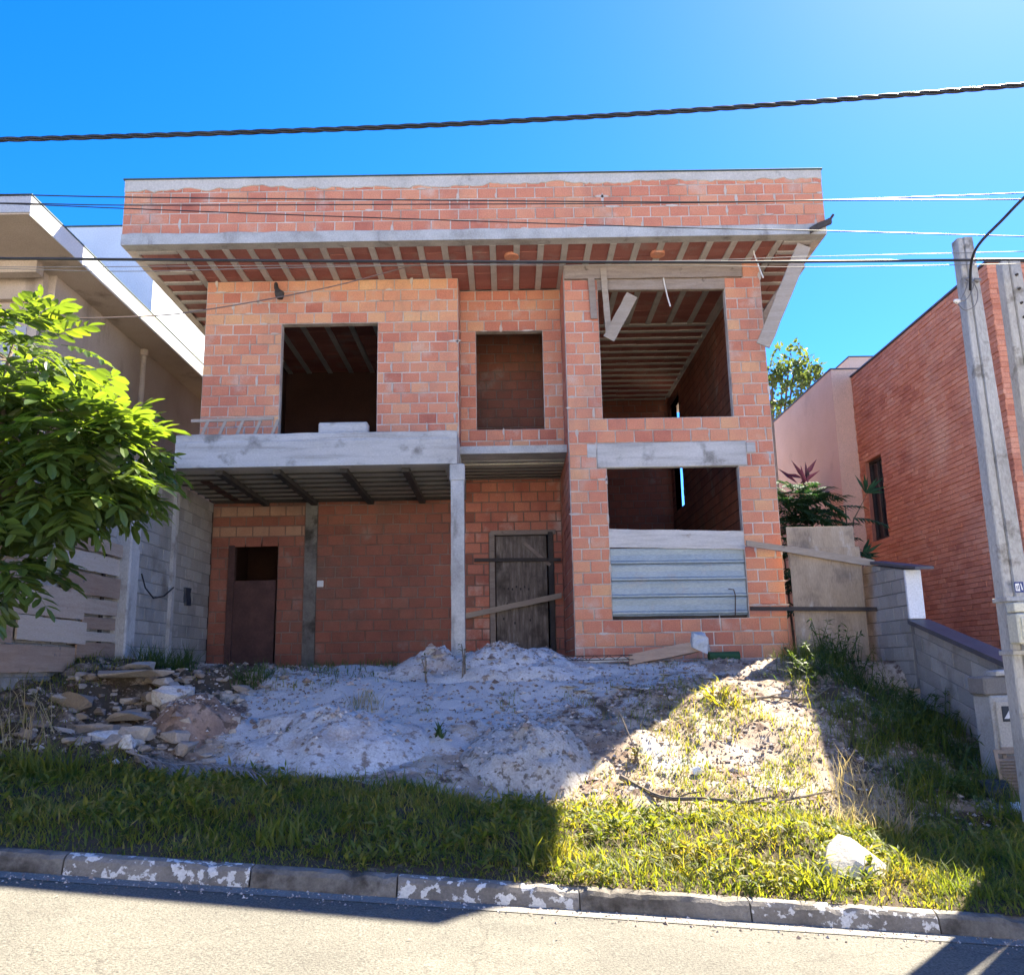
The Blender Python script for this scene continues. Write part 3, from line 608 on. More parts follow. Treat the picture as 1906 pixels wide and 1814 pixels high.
# doors and hoardings
door = thing('plywood_door', (.25, YE-.02, 1.6), 'weathered plywood sheet closing the front door with nailed boards', 'door')
MB().bbox(-.22, .72, YE-.03, YE-.01, 1.62, 3.98, .004, .3).build('sheet', 'plywood_dark', door); dsheet = [c for c in door.children][0]
MB().bbox(-.34, -.24, YE-.04, YE+.1, 1.6, 4.05, .006).build('jamb', 'wood_old', door)
MB().bbox(.75, .845, YE-.04, YE+.1, 1.6, 4.05, .006).build('jamb', 'wood_dark', door)
MB().bbox(-.32, .9, YE-.035, YE+.1, 4.0, 4.09, .006).build('head', 'wood_old', door)
for k in range(13):
    x = -.15+.075*k*(1 if k < 8 else .9)-(.55 if k > 8 else 0); z = 3.02+U(-.03, .03) if k < 8 else 2.72+U(-.4, .05)
    MB().bbox(x-.014, x+.014, YE-.036, YE-.029, z-.022, z+.022, .004).build('knot_hole', 'wood_dark', dsheet)
plank('bar', (-.62, YE-.06, 3.54), (.98, YE-.06, 3.52), (0, 0, .032), (0, .02, 0), 'wood_dark', '', parent=door)
plank('bar', (.3, YE-.05, 3.85), (.78, YE-.05, 3.42), (.02, 0, .025), (0, .01, 0), 'wood_old', '', parent=door)
plank('plank', (-.78, YE-.1, 2.52), (.97, YE-.1, 2.86), (0, 0, .05), (0, .018, 0), 'wood_x', 'slanting board nailed low across the plywood front door', tone=.6)
gd = thing('garage_door', (-4.7, YE+.05, 1.6), 'dark brown board half closing the doorway at the back of the garage', 'door')
MB().bbox(-5.14, -4.3, YE+.05, YE+.08, 1.6, 3.25, .006, .1).build('sheet', 'door_brown', gd)
MB().bbox(-5.17, -5.06, YE-.02, YE+.12, 1.6, 3.9, .006, .1).build('jamb', 'door_brown', gd)
hd = thing('window_hoarding', (2.67, YR+.06, 2.3), 'blue-grey ribbed metal sheets closing the lower half of the ground floor window', 'hoarding')
for k in range(4):
    z0 = 2.335+k*.262; tw = .006*k
    prof = [(0, 0), (.012, .02), (-.028, .035), (-.028, .06), (.0, .08), (.004, .17), (-.004, .245), (.0, .275)]
    mb = MB(); V = []; F = []; nx = 14
    for i in range(nx+1):
        x = 1.618+(3.722-1.618)*i/nx
        for (dy, dz) in prof: V.append((x, YR+.05+dy-tw*.5+.008*(float(vn(x*2.2, dz*9+k, 51))-.5), z0+dz+(.012*(float(vn(x*3, k, 52))-.5) if dz < .03 else 0)-.012*i/nx))
    m_ = len(prof)
    for i in range(nx):
        for j in range(m_-1): F.append((i*m_+j, i*m_+m_+j, i*m_+m_+j+1, i*m_+j+1))
    mb.add(V, F, U(.2, .8)); mb.build('metal_sheet', 'sheet_metal', hd)
MB().box(1.615, 3.725, YR+.1, YR+.13, 2.3, 2.42).build('backing_board', 'wood_dark', hd)
plank('plank', (1.6, YR+.02, 3.56), (3.735, YR+.02, 3.49), (0, 0, .145), (0, .014, 0), 'wood_grey', 'wide pale grey board on top of the ribbed metal sheets', seg=14, jit=.04)
mb = MB(); mb.tube([(3.42, YR-.05, 2.72), (3.5, YR-.06, 2.71), (3.52, YR-.06, 2.62), (3.5, YR-.05, 2.31)], .009, 6); tag(mb.build('bent_rebar', 'rebar'), 'thin bent steel rod standing before the ribbed metal sheets', 'rod')
# site gate of plywood between house and boundary wall
gate = thing('plywood_gate', (4.85, 13.5, 1.5), 'tall grey plywood gate beside the right corner of the brick house', 'gate')
MB().bbox(4.34, 5.39, 13.5, 13.52, 3.0, 3.65, .004, .75).build('upper_sheet', 'plywood', gate)
MB().bbox(4.35, 5.45, 13.475, 13.493, 1.5, 3.32, .004, .45).build('lower_sheet', 'plywood', gate)
plank('plank', (3.69, 13.44, 3.4), (4.39, 13.43, 3.28), (0, 0, .045), (0, .02, 0), 'wood_x', 'short grey batten nailed to the pier left of the plywood gate')
plank('plank', (4.36, 13.43, 3.29), (5.63, 13.43, 3.05), (0, 0, .055), (0, .02, 0), 'wood_x', 'sloping grey slat nailed across the upper plywood gate')
plank('steel_bar', (3.68, 13.45, 2.4), (5.6, 13.43, 2.355), (0, 0, .03), (0, .02, 0), 'wood_dark', 'long dark bar held across the plywood gate and the pier', 'bar', 1, 0)
# things on the balcony and wall
ld = thing('trestle_ladder', (-4.5, 13.75, 5.2), 'pale wooden ladder lying on its side on the balcony', 'ladder')
plank('rail', (-5.05, 13.62, 5.56), (-3.72, 13.6, 5.575), (0, 0, .025), (0, .015, 0), 'wood_x', '', parent=ld, tone=.9)
plank('rail', (-5.05, 13.52, 5.24), (-3.85, 13.5, 5.245), (0, 0, .025), (0, .015, 0), 'wood_x', '', parent=ld, tone=.9)
for k in range(5): plank('rung', (-4.85+.28*k, 13.51, 5.24), (-4.77+.28*k, 13.61, 5.56), (.025, 0, 0), (0, .01, 0), 'wood_x', '', parent=ld, tone=.8)
mb = MB(); mb.bbox(-2.98, -2.2, 13.5, 13.72, 5.21, 5.47, .02); tag(mb.build('concrete_block', 'concrete_beam'), 'grey concrete lump standing on the balcony before the dark opening', 'block')
lamp = thing('wall_lamp', (-3.8, 14.1, 7.75), 'dark broken lamp bracket on the upper wall above the window', 'lamp')
mb = MB(); mb.tube([(-3.9, 14.08, 8.12), (-3.87, 14.0, 8.0), (-3.8, 13.95, 7.9)], [.03, .04, .03], 8); mb.build('bracket', 'wood_dark', lamp)
mb = MB(); mb.tube([(-3.84, 13.95, 7.93), (-3.79, 13.94, 7.86), (-3.78, 13.94, 7.78)], [.05, .085, .05], 10); mb.build('socket', 'wood_dark', lamp)
mb = MB(); mb.beam((-3.86, 14.12, 7.95), (-3.86, 14.16, 7.95), (.05, 0, 0), (0, 0, .06)); mb.build('back_plate', 'wood_dark', lamp)
mb = MB(); mb.bbox(-3.52, -3.4, YE-.03, YE-.012, 3.1, 3.22, .01); tag(mb.build('switch_plate', 'plate_white'), 'small white switch plate on the garage column', 'switch plate')
# ------------------------------------------------------------------ block walls
def block_wall(root, X, sgn, u0, u1, z0f, z1f, L=.4, H=.195, slope=0.0, th=.14, jt=.006, name='block'):
    """concrete blocks on a wall along Y at x=X, faces towards sgn*X; courses may follow a slope; z0f/z1f functions of y"""
    mb = MB(); n = 12; V = []; F = []
    p, q = X-sgn*.008, X-sgn*th
    for k in range(n+1):
        y = u0+(u1-u0)*k/n; V += [(p, y, z0f(y)), (p, y, z1f(y)), (q, y, z1f(y)), (q, y, z0f(y))]
    for k in range(n):
        for j in range(4): F.append((k*4+j, k*4+(j+1) % 4, k*4+4+(j+1) % 4, k*4+4+j))
    F += [(0, 1, 2, 3), tuple(n*4+j for j in (3, 2, 1, 0))]
    mb.add(V, F).build('wall_core', 'cmu_mortar', root)
    zb = min(z0f(u0)-slope*0, z0f(u1)-slope*(u1-u0)); zt = max(z1f(u0), z1f(u1)-slope*(u1-u0))
    rows = int((zt-zb)/H)+1
    for r in range(rows):
        y = u0-(r % 2)*L/2
        while y < u1:
            a, b_ = max(y, u0), min(y+L, u1); y += L
            if b_-a < .05: continue
            pts = []
            for yy in (a+jt, b_-jt):
                lo = zb+r*H+slope*(yy-u0); hi = lo+H
                lo, hi = max(lo, z0f(yy)), min(hi, z1f(yy)); pts.append((yy, lo+jt, hi-jt))
            if min(pts[0][2]-pts[0][1], pts[1][2]-pts[1][1]) < .03: continue
            d = U(0, .006); x = X+sgn*d; bv = .005
            (ya, la, ha), (yb, lb, hb) = pts
            V = [(x, ya+bv, la+bv), (x, yb-bv, lb+bv), (x, yb-bv, hb-bv), (x, ya+bv, ha-bv),
                 (x-sgn*bv, ya, la), (x-sgn*bv, yb, lb), (x-sgn*bv, yb, hb), (x-sgn*bv, ya, ha),
                 (X-sgn*.03, ya, la), (X-sgn*.03, yb, lb), (X-sgn*.03, yb, hb), (X-sgn*.03, ya, ha)]
            F = [(0, 1, 2, 3)]+[(4+i, 4+(i+1) % 4, (i+1) % 4, i) for i in range(4)]+[(8+i, 8+(i+1) % 4, 4+(i+1) % 4, 4+i) for i in range(4)]
            mb = MB(); mb.add(V, F if sgn > 0 else [f[::-1] for f in F], U(0, 1)); mb.build(name, 'cmu', root)
bw = thing('boundary_wall', (-5.6, 13, 1.6), 'tall grey concrete block boundary wall on the left side of the garage', 'wall')
block_wall(bw, -5.5, 1, 12.95, 16.19, lambda y: 1.6, lambda y: 4.7)
bw2 = thing('boundary_wall', (-5.66, 11, 1.3), 'rougher block wall above and behind the nailed planks at left', 'wall')
block_wall(bw2, -5.66, 1, 8.4, 12.7, lambda y: 1.0+.05*(y-8.4), lambda y: 4.4)
mb = MB(); mb.bbox(-5.7, -5.44, 12.62, 12.94, 1.4, 4.69, .02); mb.build('pilaster', 'cmu_plaster', bw)
mb = MB(); mb.beam((-5.47, 14.3, 1.6), (-5.47, 14.3, 4.68), (0, .06, 0), (.03, 0, 0), 10, .1); mb.build('rib', 'cmu_plaster', bw)
# planks nailed along the boundary (faces towards +X)
pf = thing('plank_fence', (-5.6, 11, 1.6), 'patchwork of old form boards nailed along the left boundary', 'fence')
PL = [(9.0, 11.5, 1.64, 1.95, .25), (11.5, 12.62, 1.82, 2.02, .05), (10.05, 11.7, 2.0, 2.28, .8), (8.9, 10.02, 1.97, 2.3, .15), (11.72, 12.62, 2.04, 2.16, .75),
      (8.9, 11.6, 2.3, 2.66, .55), (11.62, 12.6, 2.2, 2.36, .1), (11.6, 12.6, 2.4, 2.6, .5), (11.0, 12.75, 2.64, 2.92, .12), (10.5, 12.8, 2.96, 3.2, .85), (10.6, 11.8, 3.22, 3.4, .2), (11.75, 12.62, 3.24, 3.42, .4), (8.9, 10.4, 2.7, 2.98, .4), (8.9, 10.45, 3.02, 3.3, .25)]
for i, (a, b_, z0, z1, tn) in enumerate(PL):
    mb = MB(); s = U(-.012, .012); x = -5.6+.014*(i % 3)
    mb.beam((x, a, (z0+z1)/2-s), (x, b_, (z0+z1)/2+s), (0, 0, (z1-z0)/2), (.012, 0, 0), 10, .035, tn); mb.build('board', 'wood_plank', pf)
for y in (9.6, 12.2): MB().box(-5.65, -5.625, y, y+.08, 1.4, 3.5).build('post', 'wood_dark', pf)
mb = MB(); mb.tube([(-5.42, 12.98, 3.05), (-5.4, 13.1, 2.85), (-5.39, 13.4, 2.72), (-5.39, 13.8, 2.78), (-5.4, 14.2, 2.95)], .012, 6); tag(mb.build('slack_cable', 'cable_black'), 'thin black cable drooping along the left block wall', 'cable')
mb = MB(); mb.beam((-5.47, 15.0, 3.02), (-5.46, 15.05, 2.72), (.02, .09, 0), (.015, 0, 0), 3, .3); tag(mb.build('hanging_bag', 'bag_dark'), 'small dark rag hanging on the left block wall', 'rag')
# right garden wall: upper level course, white end, low sloping wall
gw = thing('garden_wall', (5.7, 12.9, 1.3), 'grey block garden wall stepping down beside the plywood gate, with white end', 'wall')
block_wall(gw, 5.6, -1, 12.36, 14.6, lambda y: 1.2, lambda y: 2.84+.2*(y-12.36)/1.2 if y < 13.56 else 3.04, L=.32, H=.19, th=.2)
MB().bbox(5.575, 5.8, 12.3, 12.352, 2.15, 2.83, .006).build('end_face', 'white_paint', gw)
mb = MB(); mb.beam((5.69, 11.95, 2.82), (5.69, 13.55, 3.08), (.13, 0, 0), (0, 0, .02)); mb.build('coping', 'cap_dark', gw)
gw2 = thing('garden_wall', (5.7, 11, .9), 'low grey block garden wall sloping to the street under a dark coping', 'wall')
lz = lambda y: 1.46+.26*(y-9.9)
block_wall(gw2, 5.6, -1, 10.06, 12.29, lambda y: .1+.2*(y-10.06), lz, L=.4, H=.2, slope=.26, th=.2)
mb = MB(); mb.beam((5.68, 9.95, lz(9.95)+.03), (5.68, 12.285, lz(12.285)+.03), (.15, 0, 0), (0, 0, .03)); mb.build('coping', 'cap_dark', gw2)
pier = thing('brick_pier', (5.5, 13.9, 1.5), 'sunlit orange brick pier just behind the plywood gate', 'pier')
MB().box(5.34, 5.59, 14.008, 14.2, 1.4, 3.1).build('core', 'mortar', pier)
PB = brick_list('x', 14.0, -1, 5.34, 5.59, [1.5, 3.1])
for b in PB: b.append(U(.6, .9))
for b in PB:
    mb = MB(); brick_geo(mb, b); mb.build('brick', 'brick', pier)
# ------------------------------------------------------------------ left neighbour
nl = thing('neighbour_house', (-9, 16, 1.6), 'beige plastered neighbour house at left with deep eaves and white edge band', 'house')
MB().box(-14, -6.42, 10.95, 22, 7.74, 7.99).build('roof_slab', 'wall_beige', nl)
MB().box(-14, -6.4, 10.93, 10.948, 7.76, 8.0).build('front_fascia', 'wall_grey', nl)
MB().box(-6.418, -6.4, 10.95, 22, 7.72, 8.01).build('edge_band', 'wall_white', nl)
MB().box(-14, -6.39, 10.92, 22, 8.012, 8.03).build('flashing', 'flashing', nl)
MB().box(-7.15, -7.0, 12.84, 22, 1.2, 7.738).build('side_wall', 'wall_beige', nl)
MB().box(-14, -7.152, 12.84, 13.0, 1.2, 7.738).build('front_wall', 'wall_beige', nl)
MB().box(-14, -7.12, 12.7, 12.838, 7.3, 7.738).build('lintel', 'wall_beige', nl)
MB().box(-14, -7.02, 12.3, 12.5, 7.55, 7.738).build('moulding', 'wall_beige', nl)
MB().box(-8.3, -7.1, 12.6, 12.838, 4.6, 7.0).build('window_surround', 'wall_beige', nl)
MB().box(-8.15, -7.25, 12.58, 12.598, 4.8, 6.8).build('panel', 'wall_grey', nl)
mb = MB(); mb.tube([(-6.95, 16.1, 1.6), (-6.95, 16.1, 7.6)], .055, 10); mb.build('downpipe', 'wall_beige', nl)
mb = MB(); mb.tube([(-6.95, 16.1, 7.6), (-6.95, 16.1, 7.72)], .08, 10); mb.build('pipe_collar', 'wall_beige', nl)
MB().box(-10, -6.83, 16, 24, 8.035, 10.27).build('tank_tower', 'wall_bluewhite', nl)
MB().box(-10.02, -6.81, 15.98, 24, 10.272, 10.3).build('tower_flashing', 'flashing', nl)
# ------------------------------------------------------------------ unseen house across the street, added to bounce sun onto the front
oh = thing('added_bounce_house', (0, -9, .1), 'unseen white rendered house added behind the viewer to bounce sunlight', 'house')
MB().box(-16, 15, -12.2, -9, -1, 6.8).build('wall', 'wall_white', oh)
MB().box(-16.4, 15.4, -12.6, -8.6, 6.802, 7.05).build('roof', 'wall_grey', oh)
for (a, c, z0, z1) in ((-12, -9, 1.5, 3), (-6, -4.8, 0, 2.6), (-2, 1, 1.5, 3), (4, 7, 1.5, 3), (9.5, 12.5, 1.5, 3), (-12, -9, 4.4, 5.8), (-2, 1, 4.4, 5.8), (4, 7, 4.4, 5.8)):
    f = MB().bbox(a, c, -8.998, -8.95, z0, z1, .01).build('window' if z0 else 'door', 'wood_dark', oh)
    if z0: MB().box(a+.08, c-.08, -8.948, -8.94, z0+.08, z1-.08).build('pane', 'glass_dark', f)
# ------------------------------------------------------------------ right neighbour
nr = thing('neighbour_house', (10, 16, 1.5), 'neighbour house at right clad in thin orange bricks with one narrow dark window', 'house')
WN = (17.73, 18.55, 4.06, 5.8)
mb = MB(); core(mb, 'y', 7.8, -1, .3, 13.11, 18.85, 1.0, 7.83, [WN]); core(mb, 'x', 13.11, -1, .3, 8.1, 13, 1.0, 7.83, []); mb.build('wall', 'neighbour_joint', nr)
MB().box(8.11, 13, 13.43, 18.85, 7.5, 7.7).build('roof', 'concrete', nr)
MB().bbox(7.77, 8.13, 13.08, 18.85, 7.832, 7.87, .005).build('coping', 'cap_dark', nr)
MB().bbox(8.131, 13, 13.08, 13.43, 7.832, 7.87, .005).build('coping', 'cap_dark', nr)
NB = brick_list('y', 7.8, -1, 13.1, 18.85, [1.6, 4.06, 5.8, 7.82], [WN], L=.27, course=.088, j=.004)+brick_list('x', 13.11, -1, 7.8, 9.2, [1.6, 7.82], L=.27, course=.088, j=.004)
for b in NB: b.append(min(1, max(0, random.gauss(.5, .2)))); b.append(0)
emit_bricks(NB, nr, 'neighbour_brick', 300, 'brick', 'brick_cladding')
win = MB().box(7.92, 7.95, 17.76, 18.52, 4.1, 5.76).build('window_pane', 'glass_dark', None) if 0 else None
mb = MB(); mb.box(7.88, 7.93, 17.735, 17.79, 4.065, 5.795); mb.box(7.88, 7.93, 18.49, 18.545, 4.065, 5.795); mb.box(7.88, 7.93, 17.792, 18.488, 4.065, 4.12); mb.box(7.88, 7.93, 17.792, 18.488, 5.74, 5.795); mb.box(7.885, 7.925, 18.12, 18.15, 4.122, 5.738)
wf = mb.build('window_frame', 'wood_dark', nr); MB().box(7.92, 7.95, 17.76, 18.52, 4.1, 5.76).build('pane', 'glass_dark', wf)
ph = thing('peach_house', (9, 22, 1.5), 'peach plastered house volume behind the orange brick wall at right', 'house')
MB().box(7.365, 12, 18.86, 23.2, 1.2, 8.03).build('wall', 'wall_peach', ph)
MB().box(7.34, 12, 18.84, 23.2, 8.032, 8.06).build('coping', 'cap_dark', ph)
MB().box(9.06, 14, 21.9, 27, 8.06, 9.4).build('upper_volume', 'wall_peach', ph)
MB().box(9.04, 14, 21.88, 27, 9.402, 9.43).build('coping', 'cap_dark', ph)
MB().box(6.2, 7.36, 19.6, 20.4, 1.4, 5.35).build('side_wall', 'wall_peach', ph)
MB().box(6.18, 7.36, 19.58, 20.4, 5.352, 5.38).build('coping', 'cap_dark', ph)
# ------------------------------------------------------------------ poles, cables
def pole(x0, x1, y, zt, lab, flare):
    p = thing('utility_pole', ((x0+x1)/2, y, .2), lab, 'pole'); xc = (x0+x1)/2; w = (x1-x0)/2; H0 = .1
    def sec(z):
        t = (zt-z)/(zt-H0); return w*(1+flare*t), .075+.05*t
    mb = MB(); V = []; F = []; zs = np.linspace(H0, zt, 16)
    # H-shaped (double T) section: two flanges and a recessed web facing the street
    sect = [(-1, -.55), (-.9, -.7), (-.35, -.78), (-.25, -.62), (-.18, -.98), (.9, -1), (1, -.9), (1, .9), (.9, 1), (-.9, 1), (-1, .9)]
    m_ = len(sect)
    for z in zs:
        a, d = sec(z)
        for (sx, sy) in sect: V.append((xc+.06*(zt-z)/(zt-H0)+sx*a, y+sy*d+U(-.003, .003), z))
    for k in range(len(zs)-1):
        for j in range(m_): F.append((k*m_+j, k*m_+(j+1) % m_, (k+1)*m_+(j+1) % m_, (k+1)*m_+j))
    F += [tuple(range(m_)), tuple((len(zs)-1)*m_+j for j in range(m_))[::-1]]
    mb.add(V, F); mb.build('shaft', 'pole_concrete', p)
    return p
p1 = pole(4.755, 4.905, 8.5, 5.9, 'grey concrete service pole with meter box near the kerb, left of the two', .85)
p2 = pole(5.37, 5.56, 8.8, 5.78, 'grey concrete pole with bolt holes at the right edge, right of the two', .7)
for k in range(5):
    mb = MB(); mb.tube([(5.49+.004*k, 8.7, 5.6-.16*k), (5.49+.004*k, 8.735-.008, 5.6-.16*k)], .014, 8); mb.build('bolt_hole', 'wood_dark', p2)
for z in (1.62, 2.12): MB().bbox(4.735, 5.015, 8.375, 8.63, z, z+.045, .006).build('band', 'pole_concrete', p1)
mtr = thing('meter_box', (4.85, 8.3, 1.66), 'beige electricity meter box strapped to the service pole', 'meter box')
MB().bbox(4.7, 5.02, 8.18, 8.36, 1.72, 2.0, .015).build('case', 'meter_box', mtr)
MB().bbox(4.73, 4.86, 8.165, 8.179, 1.76, 1.96, .005).build('frame', 'meter_box', mtr)
MB().bbox(4.755, 4.835, 8.158, 8.164, 1.79, 1.93, .002).build('pane', 'glass_dark', [c for c in mtr.children if c.name.startswith('frame')][0])
MB().bbox(4.7, 5.02, 8.2, 8.34, 2.01, 2.1, .01).build('hood', 'meter_box', mtr)
pl = thing('number_plate', (4.83, 8.33, 2.2), 'small blue and white house number plate on the service pole', 'number plate')
MB().bbox(4.8, 4.885, 8.322, 8.328, 2.2, 2.3, .002).build('plate', 'plate_blue', pl)
for (pts_, m_) in (([(4.805, 2.215), (4.845, 2.212), (4.842, 2.285), (4.805, 2.283)], 'plate_white'), ([(4.862, 2.222), (4.874, 2.222), (4.862, 2.284), (4.854, 2.284)], 'plate_white'), ([(4.813, 2.225), (4.82, 2.225), (4.82, 2.262), (4.813, 2.262)], 'plate_blue'), ([(4.828, 2.23), (4.835, 2.23), (4.835, 2.27), (4.828, 2.27)], 'plate_blue')):
    d_ = 8.319 if m_ == 'plate_white' else 8.3165
    mb = MB(); mb.add([(a, d_, c) for a, c in pts_]+[(a, d_+.002, c) for a, c in pts_], [(0, 1, 2, 3), (7, 6, 5, 4), (0, 4, 5, 1), (1, 5, 6, 2), (2, 6, 7, 3), (3, 7, 4, 0)]); mb.build('numeral', m_, pl)
def catenary(pts, n=40):
    """smooth curve through the given points"""
    P = [Vector(p) for p in pts]; out = []
    P = [P[0]*2-P[1]]+P+[P[-1]*2-P[-2]]
    for i in range(1, len(P)-2):
        for k in range(n):
            t = k/n; a, b_, c, d = P[i-1], P[i], P[i+1], P[i+2]
            out.append(.5*((2*b_)+(c-a)*t+(2*a-5*b_+4*c-d)*t*t+(3*b_-a-3*c+d)*t**3))
    out.append(P[-2]); return out
def px(x, y, Y):
    """world point seen at a photo position at depth Y (measuring aid)"""
    d = rt*((x-953)/1632.7)-up*((y-907)/1632.7)+fw; return Vector((0, 0, 1.6))+d*(Y/d.y)
def cable(pix, Y, r, m, lab, twist=0, Y1=None):
    n = len(pix); pts = [px(x, y, Y+((Y1 or Y)-Y)*i/(n-1)) for i, (x, y) in enumerate(pix)]
    c = catenary(pts, 24); mb = MB()
    if twist:
        c = catenary(pts, 60)
        for s in range(3):
            q = []; L = 0
            for i, p in enumerate(c):
                if i: L += (c[i]-c[i-1]).length
                a = L/twist*2*math.pi+s*2.094; q.append(p+Vector((0, math.cos(a), math.sin(a)))*r*1.05)
            mb.tube(q, r, 6)
    else: mb.tube(c, r, 6)
    return tag(mb.build('overhead_cable', m, smooth=True), lab, 'cable')
cable([(-300, 264), (0, 260), (500, 245), (850, 231), (1250, 208), (1600, 183), (1906, 158), (2300, 120)], 6.9, .0115, 'cable_black', 'thick twisted black power cable crossing the sky above the roof', .55)
cable([(-300, 356), (0, 362), (230, 367), (620, 371), (1240, 376), (1545, 373), (1906, 371), (2300, 366)], 7.6, .006, 'cable_black', 'thin black wire crossing the upper parapet bricks, topmost of three')
cable([(-300, 378), (0, 378), (230, 382), (620, 381), (1240, 378), (1545, 372), (1906, 359), (2300, 340)], 7.9, .0055, 'cable_black', 'thin black wire rising to the right across the parapet bricks')
cable([(-300, 372), (0, 379), (230, 388), (600, 402), (1240, 423), (1545, 430), (1906, 440), (2300, 450)], 8.1, .0055, 'cable_black', 'thin black wire falling to the right across the parapet bricks')
cable([(-300, 480), (0, 481), (600, 486), (1240, 488), (1500, 487), (1906, 483), (2300, 478)], 8.32, .014, 'cable_black', 'thick black cable passing before the soffit and the service pole')
cable([(-300, 496), (0, 500), (230, 505), (560, 498), (1240, 486), (1500, 478), (1906, 468)], 8.38, .004, 'cable_grey', 'thin pale wire just below and crossing the thick soffit cable')
cable([(-300, 488), (0, 497), (600, 494), (1240, 494), (1500, 497), (1906, 491)], 8.36, .004, 'cable_grey', 'thin pale wire hanging close under the thick soffit cable')
cable([(775, 492), (640, 528), (520, 553), (380, 577), (280, 588), (60, 594), (-200, 590)], 13.5, .009, 'cable_brown', 'brown service cable sagging across the upper left brick wall', Y1=8.5)
cable([(1806, 540), (1808, 490), (1822, 455), (1865, 410), (1906, 368), (1990, 290)], 8.35, .014, 'cable_black', 'black cable curving up and right from the service pole top', Y1=7.4)
lp = thing('wire_loop', (4.8, 8.38, 5.0), 'looped grey wires and white insulators near the top of the service pole', 'wire')
mb = MB()
for pix in (((1803, 520), (1795, 545), (1786, 560), (1780, 563)), ((1812, 525), (1820, 545), (1815, 568), (1797, 577), (1783, 566)), ((1800, 518), (1812, 530), (1800, 556), (1785, 560))):
    mb.tube(catenary([px(x, y, 8.36) for x, y in pix], 8), .006, 5)
mb.build('wire', 'cable_grey', lp)
for q in ((1781, 561), (1803, 520), (1819, 522)): 
    c = px(*q, 8.37); mb = MB(); mb.tube([c+Vector((-.03, 0, .01)), c, c+Vector((.035, 0, .01))], [.015, .028, .015], 8); mb.build('insulator', 'cable_white' if q[0] == 1781 else 'cable_grey', lp)
# meter cabinet by the wall, leaning shutters
cab = thing('water_meter_cabinet', (5.4, 9.85, .3), 'small rendered meter cabinet with slatted vent panel at the end of the low wall', 'cabinet')
zc_ = zg1(5.3, 9.7)-.15
MB().bbox(5.16, 5.78, 9.68, 10.05, zc_, 1.2, .02).build('body', 'concrete', cab)
MB().bbox(5.12, 5.8, 9.7, 10.05, 1.202, 1.4, .02).build('upper_course', 'cmu_mortar', cab)
MB().bbox(5.2, 5.5, 9.655, 9.678, .62, 1.14, .008).build('panel', 'plaster', cab)
MB().bbox(5.25, 5.42, 9.645, 9.654, .93, 1.09, .004).build('vent_panel', 'bag_dark', cab)
for k in range(3): MB().box(5.36, 5.415, 9.64, 9.644, .955+.038*k, .963+.038*k).build('vent_slat', 'plate_white', cab)
mb = MB(); q_ = [(5.265, .96), (5.315, .96), (5.37, 1.04), (5.325, 1.045)]; mb.add([(a, 9.64, c) for a, c in q_]+[(a, 9.644, c) for a, c in q_], [(0, 1, 2, 3), (7, 6, 5, 4), (0, 4, 5, 1), (1, 5, 6, 2), (2, 6, 7, 3), (3, 7, 4, 0)]); mb.build('paper_slip', 'plate_white', cab)
mb = MB(); mb.beam((5.25, 9.8, 1.43), (5.7, 9.85, 1.46), (0, .13, 0), (0, 0, .025), 3, .15); tag(mb.build('broken_slab', 'concrete'), 'broken pale slab lying on top of the meter cabinet', 'slab')
def shutter(x, y, rz, lean, lab):
    z = zg1(x, y)-.02; t = thing('louvre_shutter', (x, y, z), lab, 'shutter', 'shutters leaning on the cabinet')
    W, H = .32, .56; fr = [(-W/2, 0, W/2, .04), (-W/2, H-.04, W/2, H), (-W/2, .04, -W/2+.035, H-.04), (W/2-.035, .04, W/2, H-.04)]
    for (a, c, b_, d) in fr: MB().box(x+a, x+b_, y-.012, y+.012, z+c, z+d, .8).build('frame', 'shutter', t)
    for k in range(13):
        zz = z+.05+k*.033; mb = MB(); mb.beam((x-W/2+.035, y, zz+.01), (x+W/2-.035, y, zz+.01), (0, .01, .014), (0, .002, -.002)); mb.build('slat', 'shutter', t)
    t.rotation_euler = (lean, 0, rz); return t
shutter(5.2, 9.42, -.25, -.28, 'brown louvred shutter leaning on the meter cabinet, front of the pair')
shutter(5.34, 9.52, -.12, -.22, 'brown louvred shutter mostly hidden behind the leaning front one')
